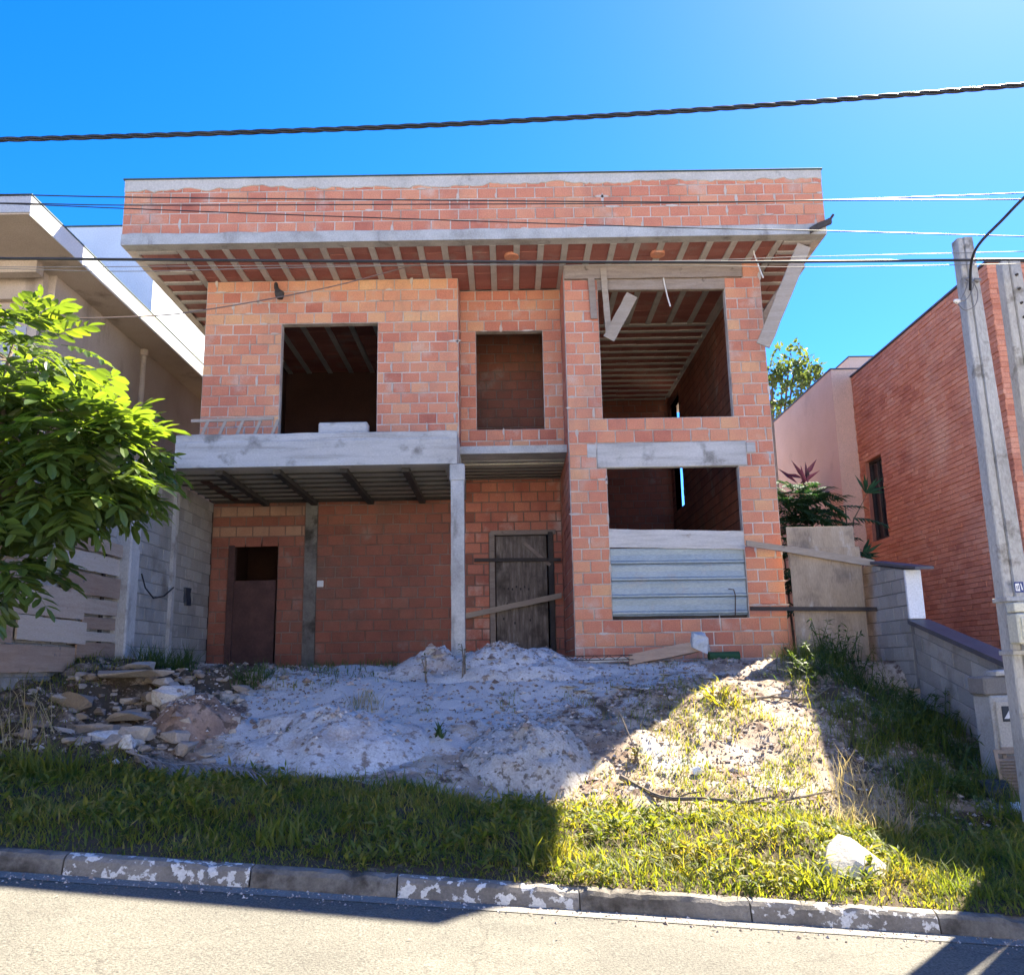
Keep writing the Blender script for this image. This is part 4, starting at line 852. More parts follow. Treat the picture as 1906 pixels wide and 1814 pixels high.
# ------------------------------------------------------------------ heaps, rubble, rocks
def heap(name, cx, cy, rx, ry, h, m, lab, seed, pw=1.3, rough=.06):
    n, k = 44, 20; V = []; F = []
    for i in range(k+1):
        r = i/k*1.12
        for j in range(n):
            a = 2*math.pi*j/n; er = 1+.28*(float(vn(3+2*math.cos(a), 3+2*math.sin(a), seed))-.5)*2*.6
            x = cx+rx*r*er*math.cos(a); y = cy+ry*r*er*math.sin(a)
            s = max(0, 1-r*(.45+.55*r))**pw
            z = zg1(x, y)+h*s+rough*s**.4*(float(vn(x*4, y*4, seed+1))-.5)+rough*.6*s**.3*(float(vn(x*11, y*11, seed+2))-.5)+rough*.3*s**.3*(float(vn(x*25, y*25, seed+3))-.5)-(.03 if r > 1 else 0)
            V.append((x, y, z))
    for i in range(k):
        for j in range(n): F.append((i*n+j, (i+1)*n+j, (i+1)*n+(j+1) % n, i*n+(j+1) % n))
    mb = MB(); mb.add(V, F); o = tag(mb.build(name, m, smooth=True), lab, 'heap')
    g = MB()
    for _ in range(int(420*rx)):
        p = random.choice(V[:n*(k-2)]); q = random.gammavariate(2, .006)+.006; a = U(0, 6.3); x, y = p[0]+U(-.05, .05), p[1]+U(-.05, .05)
        W_ = [(x+q*1.3*math.cos(a+i*1.57)*U(.6, 1.2), y+q*math.sin(a+i*1.57)*U(.6, 1.2), p[2]-.004) for i in range(4)]+[(x, y, p[2]+q*.8)]
        g.add(W_, [(i, (i+1) % 4, 4) for i in range(4)], U(0, 1))
    g.build('lumps', 'pebble', o)['kind'] = 'stuff'
    return o
heap('sand_heap', .18, 9.6, .66, .6, .3, 'sand_grey', 'low rounded heap of speckled grey sand just above the grass', 61, .7, .15)
heap('sand_heap', -1.9, 9.75, .95, .85, .33, 'sand_white', 'small pale bluish sand heap left of centre on the slope', 71, 1.0, .08)
heap('sand_heap', -.25, 12.4, 1.6, .6, .27, 'sand_white', 'long white rubble heap against the foot of the front door', 81, .8, .13)
heap('sand_heap', -1.05, 12.5, .5, .35, .36, 'sand_white', 'white sand peak at the foot of the concrete column', 91, 1.1, .16)
def chunk(name, c, d, m, lab, seed, cat='rubble', group=None, rz=0, flat=1.0, tone=.7, into=None):
    rnd = random.Random(seed); bm = bmesh.new()
    for k in range(17):
        p = [rnd.uniform(-1, 1) for _ in range(3)]; q = max(abs(v) for v in p); L = math.sqrt(sum(v*v for v in p)); f = rnd.uniform(.82, 1.08)*(.5/q+.5/L)
        x, y, z = p[0]*f*d[0], p[1]*f*d[1], p[2]*f*d[2]
        bm.verts.new((c[0]+x*math.cos(rz)-y*math.sin(rz), c[1]+x*math.sin(rz)+y*math.cos(rz), c[2]+z))
    r_ = bmesh.ops.convex_hull(bm, input=bm.verts)
    bmesh.ops.delete(bm, geom=[v for v in bm.verts if not v.link_faces], context='VERTS')
    bmesh.ops.subdivide_edges(bm, edges=bm.edges[:], cuts=1, use_grid_fill=True)
    mn = min(d)
    for v in bm.verts: v.co += Vector((rnd.uniform(-1, 1), rnd.uniform(-1, 1), rnd.uniform(-1, 1)))*mn*.09
    bm.verts.index_update(); mb = into or MB(); mb.add([v.co.copy() for v in bm.verts], [tuple(v.index for v in f.verts) for f in bm.faces], tone); bm.free()
    return None if into else tag(mb.build(name, m), lab, cat, group)
def onground(x, y, dz=0): return (x, y, zg1(x, y)+dz)
rz_ = zg1(2.6, 7.25)
mb = MB(); V = [(2.3, 7.12, -.03), (2.5, 7.02, -.03), (2.78, 7.08, -.03), (2.93, 7.2, -.03), (2.75, 7.5, -.03), (2.4, 7.45, -.03), (2.46, 7.28, .16), (2.56, 7.33, .23), (2.68, 7.35, .2), (2.4, 7.16, .07), (2.62, 7.12, .08), (2.8, 7.24, .09)]
V = [(a+U(-.012, .012), b_+U(-.012, .012), rz_+c+U(-.01, .01)) for a, b_, c in V]
mb.add(V, [(0, 1, 9), (1, 10, 9), (1, 2, 10), (2, 3, 11), (2, 11, 10), (3, 4, 11), (4, 8, 11), (4, 5, 7), (4, 7, 8), (5, 6, 7), (5, 0, 9), (5, 9, 6), (9, 10, 6), (10, 7, 6), (10, 8, 7), (10, 11, 8), (5, 4, 3, 2, 1, 0)])
tag(mb.build('rock', 'rock_white'), 'large white rock lying in the sunlit grass by the kerb', 'rock')
chunk('concrete_slab', onground(-4.6, 10.9, .18), (.5, .34, .05), 'rubble', 'broad broken concrete slab on top of the rubble at left', 11, rz=-.3, tone=.75)
chunk('concrete_slab', onground(-4.3, 10.4, .05), (.32, .22, .06), 'rubble', 'tilted slab fragment below the broad broken slab', 12, rz=.5, tone=.6)
chunk('rubble_block', onground(-3.95, 10.6, .1), (.24, .2, .13), 'sand_white', 'whitish mortar lump right of the broad broken slab', 13, tone=.9)
heap('earth_mound', -3.5, 9.95, .5, .5, .17, 'dirt_red', 'reddish earth mound at the right end of the rubble', 14, .8, .16)
chunk('rubble_block', onground(-3.9, 9.5, .06), (.22, .17, .1), 'rubble', 'rounded grey block low in the rubble at left', 15, tone=.7)
chunk('rubble_block', onground(-4.5, 9.85, .06), (.3, .2, .09), 'rubble', 'flat grey block in the middle of the rubble at left', 16, tone=.55)
chunk('rubble_block', onground(-5.0, 10.3, .05), (.28, .2, .12), 'rubble', 'dark earthy block under the planks at left', 17, tone=.25)
chunk('plaster_lump', onground(-4.15, 9.35, .05), (.2, .13, .08), 'sand_white', 'pale bluish plaster lump at the foot of the rubble', 18)
chunk('plaster_lump', onground(-3.8, 9.05, .05), (.09, .08, .08), 'sand_white', 'small pale stone right of the bluish plaster lump', 19)
for i in range(22):
    x, y = U(-5.3, -3.3), U(8.95, 11.4); s = U(.07, .14)
    chunk('rubble_piece', onground(x, y, s*.25), (s*U(.9, 1.6), s*U(.8, 1.2), s*U(.4, .8)), 'rubble', 'loose piece of concrete in the rubble heap at left', 100+i, 'rubble', 'loose rubble pieces at left', U(0, 3), tone=U(.1, 1))
bits = MB(); bits.v = []
for i in range(260):
    x, y = U(-5.4, -2.9), U(8.8, 11.8); s = random.gammavariate(2, .014)+.012
    chunk('bits', onground(x, y, s*.25), (s*U(.9, 1.7), s*U(.8, 1.2), s*U(.4, .8)), 'rubble', '', 300+i, rz=U(0, 3), tone=U(0, 1), into=bits)
tag(bits.build('rubble_bits', 'rubble'), 'small crumbs of concrete and brick among the rubble at left', 'rubble', kind='stuff')
mb = MB(); mb.tube([(-4.4, 10.9, zg1(-4.3, 10.6)+.12), (-4.2, 10.55, zg1(-4.2, 10.55)+.12)], .06, 12); tag(mb.build('pipe_stub', 'rubble'), 'short open pipe end poking out under the broad broken slab', 'pipe')
for i in range(22):
    x, y = U(.4, 2.7), U(11.4, 12.4); s = U(.04, .1)
    chunk('tile_shard', onground(x, y, .015), (s*1.5, s*1.1, .014), 'sand_white', 'thin pale broken tile shard before the right block', 200+i, 'shard', 'tile shards before the right block', U(0, 3))
mb = MB(); mb.beam((.95, 12.75, 1.66), (1.75, 12.8, 1.68), (0, .05, 0), (0, 0, .03), 4, .1, .8); tag(mb.build('timber_beam', 'wood_grey'), 'pale timber lying on the ground left of the brown beam', 'timber')
mb = MB(); mb.beam((1.7, 12.75, 1.66), (2.75, 12.95, 1.84), (0, .02, .075), (0, .05, -.01), 6, .08, .2); tag(mb.build('timber_beam', 'wood_plank'), 'brown timber beam lying at the foot of the right block', 'timber')
chunk('crumpled_bag', (2.78, 12.95, 1.9), (.16, .14, .17), 'plastic_bag', 'crumpled silvery plastic sheet on the end of the brown beam', 31, 'plastic')
mb = MB(); mb.tube([(2.9, 13.0, 1.7), (3.35, 13.05, 1.69)], [.06, .075], 10); tag(mb.build('plastic_tube', 'leaf_palm'), 'green plastic tube lying beside the crumpled sheet', 'tube')
tr_ = thing('rebar_truss', (.9, 12.5, 1.7), 'thin rusty lattice reinforcement lying before the doorway', 'reinforcement')
mb = MB(); mb.tube([(.5, 12.45, 1.73), (1.75, 12.7, 1.73)], .007, 5); mb.tube([(.5, 12.38, 1.67), (1.75, 12.63, 1.67)], .007, 5); mb.build('bar', 'rebar', tr_)
mb = MB(); mb.tube([(.5+.1*k, 12.42+.02*k, 1.73 if k % 2 else 1.67) for k in range(13)], .006, 5); mb.build('lattice', 'rebar', tr_)
chunk('plastic_bag', onground(5.0, 9.5, .08), (.14, .12, .13), 'bag_dark', 'dark plastic bag in the weeds beside the leaning shutters', 41, 'bag')
chunk('plastic_sheet', onground(5.2, 9.2, .04), (.3, .2, .07), 'paper', 'pale blue crumpled sheet at the right edge below the pole', 42, 'sheet')
chunk('stone', onground(1.93, 9.48, .03), (.06, .05, .045), 'plate_white', 'small white stone in the sunlit dirt patch', 43, 'stone')
chunk('paper_scrap', onground(3.55, 9.3, .02), (.07, .05, .012), 'paper', 'pale blue scrap in the straw right of the sunlit patch', 44, 'scrap')
# fallen branches
def branch(pts, r, lab, tw=()):
    P = [Vector((x, y, zg1(x, y)+dz)) for x, y, dz in pts]; mb = MB(); c = catenary(P, 6); mb.tube(c, [r*(1-.7*i/len(c)) for i in range(len(c))], 6)
    for (i, dx, dy, dz) in tw:
        p = c[min(i, len(c)-1)]; mb.tube([p, p+Vector((dx*.5, dy*.5, dz*.7)), p+Vector((dx, dy, dz))], [r*.4, r*.3, r*.15], 5)
    return tag(mb.build('fallen_branch', 'bark'), lab, 'branch')
branch([(1.1, 9.28, .05), (1.44, 8.92, .05), (1.8, 8.6, .08), (2.4, 8.7, .08), (3.2, 9.1, .08)], .028, 'bent dark branch lying across the sunlit dirt', ((8, .25, -.12, .08), (12, .2, .2, .1), (16, .3, -.1, .06), (20, .2, .15, .12)))
branch([(2.9, 11.2, .03), (3.3, 11.35, .04), (3.7, 11.2, .05), (4.1, 11.5, .04)], .022, 'dark curved root lying in the shade below the gate', ((5, .2, -.15, .05), (10, .2, .2, .06)))
branch([(1.2, 10.0, .28), (1.3, 9.75, .12), (1.34, 9.62, .02)], .012, 'thin twig standing at the edge of the sunlit patch')
# ------------------------------------------------------------------ vegetation
def blades_mesh(name, pos, h, wid, lean, tone, m, parent=None, lab=None, cat=None, kind=None, nseg=2, loc=None):
    """ribbon blades, vectorised. pos Nx3"""
    N = len(pos); az = np.random.uniform(0, 2*np.pi, N); ln = lean*np.random.uniform(.3, 1.3, N)
    dx, dy = np.cos(az), np.sin(az); sx, sy = -np.sin(az+np.random.uniform(-.8, .8, N)), np.cos(az)
    lv = []
    for t, ww in ((0, 1), (.5, .85), (1, 0)):
        b_ = pos+np.stack([dx*ln*h*t**1.8, dy*ln*h*t**1.8, h*(t-.28*ln*t*t)], 1)
        if ww: lv += [b_-np.stack([sx, sy, 0*sx], 1)*(wid*ww/2)[:, None], b_+np.stack([sx, sy, 0*sx], 1)*(wid*ww/2)[:, None]]
        else: lv.append(b_)
    v = np.stack(lv, 1); o = (np.arange(N)*5)[:, None]
    f = np.concatenate([o+np.array([[0, 1, 3]]), o+np.array([[0, 3, 2]]), o+np.array([[2, 3, 4]])], 1).reshape(-1, 3)
    v = v.reshape(-1, 3); c = np.array(loc) if loc is not None else np.array([v[:, 0].mean(), v[:, 1].mean(), v[:, 2].min()]); v = v-c
    me = bpy.data.meshes.new(name); me.vertices.add(len(v)); me.vertices.foreach_set('co', v.ravel()); me.loops.add(f.size); me.loops.foreach_set('vertex_index', f.ravel().astype(np.int32))
    me.polygons.add(len(f)); me.polygons.foreach_set('loop_start', np.arange(0, f.size, 3, dtype=np.int32)); me.polygons.foreach_set('loop_total', np.full(len(f), 3, dtype=np.int32)); me.update()
    a = me.attributes.new('tone', 'FLOAT', 'FACE'); a.data.foreach_set('value', np.repeat(tone, 3).astype(np.float32)); me.materials.append(MATS[m])
    me.polygons.foreach_set('use_smooth', [True]*len(f))
    ob = place(name, me, c, parent); return tag(ob, lab, cat, kind=kind) if parent is None else ob
def scatter(n, x0, x1, y0, y1, dens):
    x = np.random.uniform(x0, x1, n); y = np.random.uniform(y0, y1, n); k = np.random.uniform(0, 1, n) < dens(x, y); return x[k], y[k]
def vdens(x, y):
    top = 8.95+.5*(vn(x*1.1, 0*x, 91)-.5)+.35*(vn(x*3.5, 0*x+2, 92)-.5)-.15*np.exp(-((x-.3)/.8)**2)
    d = sstep(0, .5, top-y)*(.45+.75*vn(x*2.2, y*2.2, 93))
    return np.clip(d*np.where(vn(x*4.5, y*4.5, 94) > .22, 1, .35), 0, 1)
x, y = scatter(88000, -6.2, 6, 6.56, 9.2, vdens); hh = np.random.gamma(3.2, .021, len(x))+.03
hh *= .6+.6*vn(x*1.6, y*1.6, 95); hh *= .55+.45*sstep(6.55, 6.9, y)
tn = np.clip(np.random.normal(.43, .2, len(x))+.55*(vn(x*2.5, y*2.5, 96)-.5)+np.where(np.random.uniform(0, 1, len(x)) < .1, .4, 0), 0, 1)
blades_mesh('grass', np.stack([x, y, zg(x, y)-.01], 1), hh, np.random.uniform(.006, .014, len(x)), 1.0, tn, 'grass', lab='thick verge grass between the kerb and the bare lot', cat='grass', kind='stuff')
def pdens(x, y):
    a = np.exp(-(((x-2.5)/.8)**2+((y-9.7)/1.5)**2))*sstep(.3, .5, vn(x*2.1, y*2.1, 97))*1.5+np.exp(-(((x-1.6)/1.2)**2+((y-9.05)/.35)**2))*.4
    b_ = sstep(3.5, 4.0, x)*sstep(13.2, 12.6, y)*.75*sstep(.3, .5, vn(x*2.5, y*2.5, 98))
    c = sstep(-4.6, -5.2, x)*.4+np.exp(-(((x+4.6)/.8)**2+((y-8.3)/.45)**2))*.6
    d = sstep(.74, .82, vn(x*3, y*3, 99))*.25
    return np.clip(a+b_+c+d, 0, 1)
x, y = scatter(60000, -6, 5.6, 8.7, 13.1, pdens); hh = np.random.gamma(4, .016, len(x))+.03
tall = sstep(3.4, 4.0, x); hh = hh*(1+2.4*tall*vn(x*2, y*2, 101)); tn = np.clip(np.random.normal(.5, .2, len(x))-.22*tall, 0, 1)
blades_mesh('sparse_grass', np.stack([x, y, zg(x, y)-.01], 1), hh, np.random.uniform(.005, .01, len(x)), .8, tn, 'grass', lab='thin weeds and grass scattered over the bare lot', cat='grass', kind='stuff')
def tuft(name, cx, cy, rad, n, h, m, lab, lean=.7, wid=(.008, .014), cat='weed', tone=(.2, .7)):
    a = np.random.uniform(0, 2*np.pi, n); r = rad*np.sqrt(np.random.uniform(0, 1, n)); x = cx+r*np.cos(a); y = cy+r*np.sin(a)
    return blades_mesh(name, np.stack([x, y, zg(x, y)-.01], 1), np.random.uniform(.5, 1.15, n)*h, np.random.uniform(*wid, n), lean, np.random.uniform(*tone, n), m, lab=lab, cat=cat)
tuft('grass_tuft', -4.2, 8.25, .26, 150, .42, 'grass', 'bright green grass tuft at the foot of the rubble at left', .9, (.01, .017), tone=(.3, .6))
tuft('grass_tuft', -1.75, 7.05, .2, 70, .3, 'grass', 'leafy green tuft in the shaded verge near the white kerb', .9, (.012, .02), tone=(.35, .6))
tuft('grass_tuft', .25, 7.0, .2, 80, .34, 'grass', 'spreading tuft in the verge just left of the sunlit grass', 1, (.01, .018), tone=(.3, .7))
tuft('grass_tuft', 2.2, 6.85, .16, 60, .26, 'grass', 'broad-bladed sunlit tuft at the kerb before the white rock', 1, (.012, .02), tone=(.4, .65))
tuft('dry_grass_clump', 3.45, 9.0, .35, 110, .6, 'dry_grass', 'tall straw-coloured dry grass clump right of the sunlit patch', .8, (.005, .01))
tuft('dry_grass_clump', 3.25, 8.4, .35, 200, .34, 'dry_grass', 'low tangled dry grass right of the white rock', 1.1)
BUSH = [(4.72, 12.7, .38, .6, 26, 'tall dark green weeds growing before the plywood gate'), (5.0, 11.5, .55, .42, 34, 'dense weeds on the slope below the low garden wall'), (4.75, 10.4, .5, .4, 28, 'dark weeds between the low garden wall and the shutters'), (4.3, 9.4, .45, .35, 20, 'scrubby weeds left of the leaning shutters'), (4.15, 11.9, .4, .35, 16, 'weeds at the shaded top of the slope near the gate')]
tuft('weed_clump', -4.7, 12.3, .4, 380, .42, 'weed', 'dark bushy weeds at the foot of the left block wall', .8)
tuft('weed_clump', -3.35, 11.6, .25, 160, .3, 'weed', 'small dark weeds at the top of the rubble', .9)
tuft('spiky_plant', -.77, 9.92, .05, 16, .2, 'weed', 'small spiky rosette alone on the bare slope', 1.3, (.02, .03))
tuft('spiky_plant', 2.62, 11.15, .2, 60, .2, 'grass', 'pale strappy plant at the top of the sunlit patch', 1.2, (.02, .035), tone=(.5, .8))
tuft('weed_clump', 4.2, 7.35, .3, 150, .4, 'grass', 'sunlit grass tuft at the right edge of the verge', .9, tone=(.35, .65))
tuft('twiggy_weed', -1.7, 10.7, .2, 60, .3, 'dry_grass', 'brown twiggy weed on the slope right of the pale heap', 1.0, (.005, .009))
tuft('twiggy_weed', -4.9, 8.9, .4, 60, .8, 'dry_grass', 'long dry stalks rising at the left edge of the rubble', .8, (.006, .01))
tag(tuft('threshold_weeds', -2.3, 12.7, 1.0, 260, .16, 'weed', 'low dark weeds along the garage threshold', .9), kind='stuff')
# leafy plants built from leaf blades
def leaf_shape(mb, base, d, nrm, L, W, tone, curl=.15):
    d = d.normalized(); s = d.cross(nrm).normalized(); n_ = s.cross(d)
    p0 = base; p1 = base+d*L*.45-n_*curl*L*.1; p2 = base+d*L-n_*curl*L*.5
    mb.add([p0, p1+s*W/2+n_*W*.12, p1, p1-s*W/2+n_*W*.12, p2], [(0, 1, 2), (0, 2, 3), (1, 4, 2), (2, 4, 3)], tone)
def leaflet(mb, base, d, nrm, L, W, tone, curl=.15):
    d = d.normalized(); s = d.cross(nrm).normalized(); n_ = s.cross(d)
    q = lambda t, w, k: base+d*L*t+s*W*w+n_*(-curl*L*.5*t*t+W*k)
    mb.add([q(0, 0, 0), q(.3, .4, .1), q(.3, 0, 0), q(.3, -.4, .1), q(.7, .47, .12), q(.72, 0, 0), q(.7, -.47, .12), q(.93, .2, .04), q(1, 0, 0), q(.93, -.2, .04)],
           [(0, 1, 2), (0, 2, 3), (1, 4, 5, 2), (2, 5, 6, 3), (4, 7, 8, 5), (5, 8, 9, 6)], tone)
def rv(): 
    while True:
        v = Vector((U(-1, 1), U(-1, 1), U(-1, 1)))
        if .05 < v.length < 1: return v.normalized()
def compound(L, npair, ll, lw_):
    """pinnate leaf along +X, drooping"""
    mb = MB(); pts = [Vector((L*t, 0, -.35*L*t*t)) for t in np.linspace(0, 1, 6)]
    mb.tube(pts, [.004, .0035, .003, .003, .002, .0015], 3)
    for k in range(npair):
        t = .22+.74*k/(npair-1); p = Vector((L*t, 0, -.35*L*t*t)); sc_ = .75+.5*math.sin(math.pi*(.15+.7*t))
        for s in (-1, 1):
            d = Vector((.55+U(-.1, .1), s*1, -.25+U(-.2, .15))); leaflet(mb, p, d, Vector((0, 0, 1)), ll*sc_*U(.85, 1.1), lw_*sc_, U(0, 1), .3)
    leaflet(mb, pts[-1], Vector((1, 0, -.5)), Vector((0, 0, 1)), ll*1.1, lw_, U(.3, 1), .3)
    return mb
def mesh_of(mb, name, m):
    me = bpy.data.meshes.new(name); me.from_pydata([tuple(p) for p in mb.v], [], mb.f); me.materials.append(MATS[m]); a = me.attributes.new('tone', 'FLOAT', 'FACE'); a.data.foreach_set('value', np.array(mb.t, dtype=np.float32)); return me
lm = MB()
vx_, vy_ = scatter(2800, -6, 5.6, 6.62, 9.0, lambda x, y: vdens(x, y)*sstep(.4, .6, vn(x*1.7, y*1.7, 121)))
for a, b_, c in zip(vx_, vy_, zg(vx_, vy_)):
    for k in range(random.randint(4, 8)): leaf_shape(lm, Vector((a, b_, c+U(0, .09))), Vector((U(-1, 1), U(-1, 1), U(.1, 1))), Vector((U(-.5, .5), U(-.5, .5), 1)), U(.05, .13), U(.018, .04), min(1, max(0, random.gauss(.45, .22))), .5)
tag(lm.build('verge_weeds', 'grass'), 'broad-leaved weeds mixed into the verge grass', 'weeds', kind='stuff')
tree = thing('street_tree', (-5.3, 8.45, zg1(-5.3, 8.45)), 'leafy tree with long feathered leaves overhanging from the left edge', 'tree')
z0 = zg1(-5.3, 8.45)
LM = [compound(U(.36, .5), random.choice((4, 5)), q, q*.38) for q in (.15, .18, .2, .22, .24, .21, .17)]
LME = [mesh_of(q, 'leaf', 'leaf') for q in LM]
blobs = [((-4.75, 8.55, 3.75), (1.0, .7, .62), .75), ((-4.08, 8.5, 3.78), (.4, .5, .3), .36), ((-5.05, 8.5, 4.75), (.62, .55, .4), .42), ((-4.45, 8.5, 3.4), (.8, .6, .22), .35), ((-4.8, 8.2, 2.62), (.26, .3, .24), .2), ((-4.35, 8.5, 4.15), (.45, .5, .28), .25), ((-5.35, 8.3, 3.5), (.4, .6, .5), .25)]
cand = []
for (c, r, wgt) in blobs:
    for _ in range(int(175*wgt)):
        v = rv()*(U(.35, 1)**.5); p = Vector((c[0]+v.x*r[0], c[1]+v.y*r[1], c[2]+v.z*r[2]))
        d = Vector((v.x*.9+U(-.5, .5), v.y*.9+U(-.6, .6)-.15, v.z*.5+U(-.35, .35)))
        cand.append((p, d.normalized()))
mb = MB(); mb.tube(catenary([(-5.35, 8.45, z0-.1), (-5.3, 8.45, 1.8), (-5.2, 8.5, 2.9), (-5.0, 8.55, 3.6)], 5), [.12-.004*i for i in range(16)], 8); mb.build('trunk', 'bark', tree)
mb = MB()
for (c, r, wgt) in blobs:
    a = Vector((-5.05, 8.53, 3.3)); b_ = Vector(c); mb.tube([a, a.lerp(b_, .5)+Vector((0, 0, .12)), b_], [.05, .035, .018], 6)
    for _ in range(9):
        v = rv(); e = b_+Vector((v.x*r[0]*.8, v.y*r[1]*.8, v.z*r[2]*.8)); mb.tube([b_, b_.lerp(e, .5)+Vector((0, 0, .05)), e], [.016, .011, .006], 5)
mb.tube(catenary([(-4.9, 8.2, 3.4), (-4.87, 8.1, 3.2), (-4.93, 8.05, 2.95), (-4.9, 8.05, 2.75)], 5), .012, 5)
mb.tube(catenary([(-4.55, 8.2, 3.5), (-4.5, 8.1, 3.3), (-4.58, 8.05, 3.15), (-4.7, 8.05, 3.05)], 5), .011, 5)
mb.build('limb', 'bark', tree)
crown = MB(); random.shuffle(cand); ncr = 0
front = sorted(cand, key=lambda q: q[0].y)[:280]; fs = {id(q) for q in front}
cr_obj = None; parts = []
for q in cand:
    p, d = q; roll = U(-.6, .6); up_ = Vector((U(-.3, .3), U(-.3, .3), 1)); yv = up_.cross(d).normalized(); zv = d.cross(yv)
    M = Matrix((d, yv, zv)).transposed()
    if id(q) in fs: parts.append((p, M))
    else:
        g = random.choice(LM); crown.v, k = crown.v, len(crown.v)
        crown.v += [tuple(M @ Vector(a)+p) for a in g.v]; crown.f += [tuple(i+k for i in f) for f in g.f]; crown.t += g.t
cr_obj = crown.build('crown', 'leaf', tree); tag(cr_obj, kind='stuff')
for (p, M) in parts: place('leaf', random.choice(LME), p, cr_obj, M.to_euler())
def plant(name, base, stems, h, spread, nl, L, W, m, lab, cat='plant', droop=.3):
    t = thing(name, base, lab, cat); B = Vector(base); sm = MB(); lm = MB()
    for s in range(stems):
        e = B+Vector((U(-spread, spread), U(-spread, spread)*.6, h*U(.7, 1))); sm.tube([B+Vector((U(-.05, .05), U(-.05, .05), -.03)), B.lerp(e, .5)+Vector((0, 0, .05)), e], [.012, .01, .006], 5)
        for k in range(nl):
            p = B.lerp(e, U(.3, 1)); d = rv(); d.z = abs(d.z)*.6-droop*.3; leaf_shape(lm, p, d, Vector((0, 0, 1)), L*U(.6, 1.1), W*U(.7, 1.1), U(0, 1), .5)
    sm.build('stem', 'bark', t); lm.build('foliage', m, t); return t
plant('sapling', onground(-.59, 11.9), 2, .5, .06, 12, .1, .04, 'weed', 'thin young plant standing in the white rubble by the column')
plant('sapling', onground(-1.1, 11.9), 2, .4, .08, 9, .07, .03, 'weed', 'small weedy sapling left of the thin young plant')
plant('sapling', onground(-2.4, 9.6), 5, .28, .12, 14, .07, .02, 'weed', 'small leafy weed before the pale bluish heap')
plant('sapling', onground(1.33, 9.65), 3, .2, .08, 14, .08, .035, 'grass', 'yellow-green seedling at the left edge of the sunlit patch')
plant('weed_bush', onground(-4.9, 7.9), 8, .7, .4, 14, .14, .03, 'weed', 'loose leafy weeds at the left edge of the verge')
# climbing plant and hedge behind the low garden wall
plant('climbing_plant', (7.3, 12.5, 1.6), 10, 1.2, .16, 40, .13, .05, 'weed', 'narrow green creeper climbing the orange brick wall')
plant('low_hedge', (7.3, 11.6, 1.4), 14, .55, .8, 34, .14, .05, 'weed', 'low green hedge behind the dark coping at right', 'hedge')
for (cx, cy, r, h, n, lab) in BUSH:
    t = thing('weed_bush', onground(cx, cy), lab, 'weeds'); sm = MB(); lm = MB()
    for k in range(n):
        a = U(0, 6.28); q = r*math.sqrt(U(0, 1)); bx, by = cx+q*math.cos(a), cy+q*math.sin(a); B = Vector((bx, by, zg1(bx, by)-.02)); e = B+Vector((U(-.22, .22), U(-.22, .15), h*U(.4, 1.1)))
        sm.tube([B, B.lerp(e, .5)+Vector((0, 0, .04)), e], [.006, .005, .003], 4)
        for w_ in range(24): leaf_shape(lm, B.lerp(e, U(.1, 1)), Vector((U(-1, 1), U(-1, 1), U(-.3, .8))), Vector((U(-.4, .4), U(-.4, .4), 1)), U(.05, .14), U(.014, .034), U(0, 1), .5)
    x_ = cx+np.random.normal(0, r*.6, 260); y_ = cy+np.random.normal(0, r*.6, 260)
    blades_mesh('grass_blades', np.stack([x_, y_, zg(x_, y_)-.01], 1), np.random.uniform(.3, 1, 260)*h, np.random.uniform(.005, .01, 260), 1.2, np.random.uniform(.1, .8, 260), 'weed', parent=t)['kind'] = 'stuff'
    sm.build('stems', 'weed', t)['kind'] = 'stuff'; lm.build('foliage', 'weed', t)['kind'] = 'stuff'
# dark palm-like shrub behind the gate
sh = thing('palm_shrub', (6.0, 16.6, 1.6), 'dark glossy palm-like shrub rising behind the plywood gate', 'shrub')
lm = MB(); sm = MB(); pm = MB()
for s in range(14):
    b0 = Vector((5.75+U(-.6, .6), 16.6+U(-.4, .4), 1.6)); sm.tube([b0, b0+Vector((U(-.2, .2), U(-.2, .2), U(2.0, 3.2)))], [.025, .012], 6)
for s in range(260):
    p = Vector((5.62+random.gauss(0, .36), 16.5+U(-.5, .4), U(2.6, 5.0)-.25*abs(U(-1, 1)))); d = Vector((U(-1, 1), U(-1, .3), U(-.2, .6))).normalized(); L_ = U(.35, .6)
    for j in range(9):
        q = p+d*L_*(j/8)+Vector((0, 0, -.25*L_*(j/8)**2))
        for sg in (-1, 1): leaf_shape(lm, q, d*.6+d.cross(Vector((0, 0, 1)))*sg+Vector((0, 0, -.25)), Vector((0, 0, 1)), U(.16, .27), .06, U(0, 1), .5)
for k in range(7):
    p = Vector((5.55+U(-.15, .15), 16.2+U(-.2, .2), 5.0+U(-.2, .1))); d = Vector((U(-.7, .8), U(-.5, .5), U(.25, 1))); leaf_shape(pm, p, d, Vector((0, -1, .3)), U(.3, .5), .09, U(0, 1), .2)
for q in ((6.9, 4.6, .5), (6.7, 3.4, .6)):
    sm.tube([(6.4, 16.4, q[1]-1.2), (6.55, 16.35, q[1]-.4), (q[0], 16.3, q[1]+.2)], [.02, .015, .008], 5)
    for k in range(14): leaf_shape(lm, Vector((q[0]-.1, 16.3, q[1]+.1)), Vector((U(-.2, 1), U(-.6, .6), U(-.3, .9))), Vector((0, -1, .2)), U(.25, .5), .06, U(0, 1), .3)
sm.build('stem', 'bark', sh); lm.build('foliage', 'leaf_palm', sh); pm.build('purple_leaves', 'leaf_purple', sh)
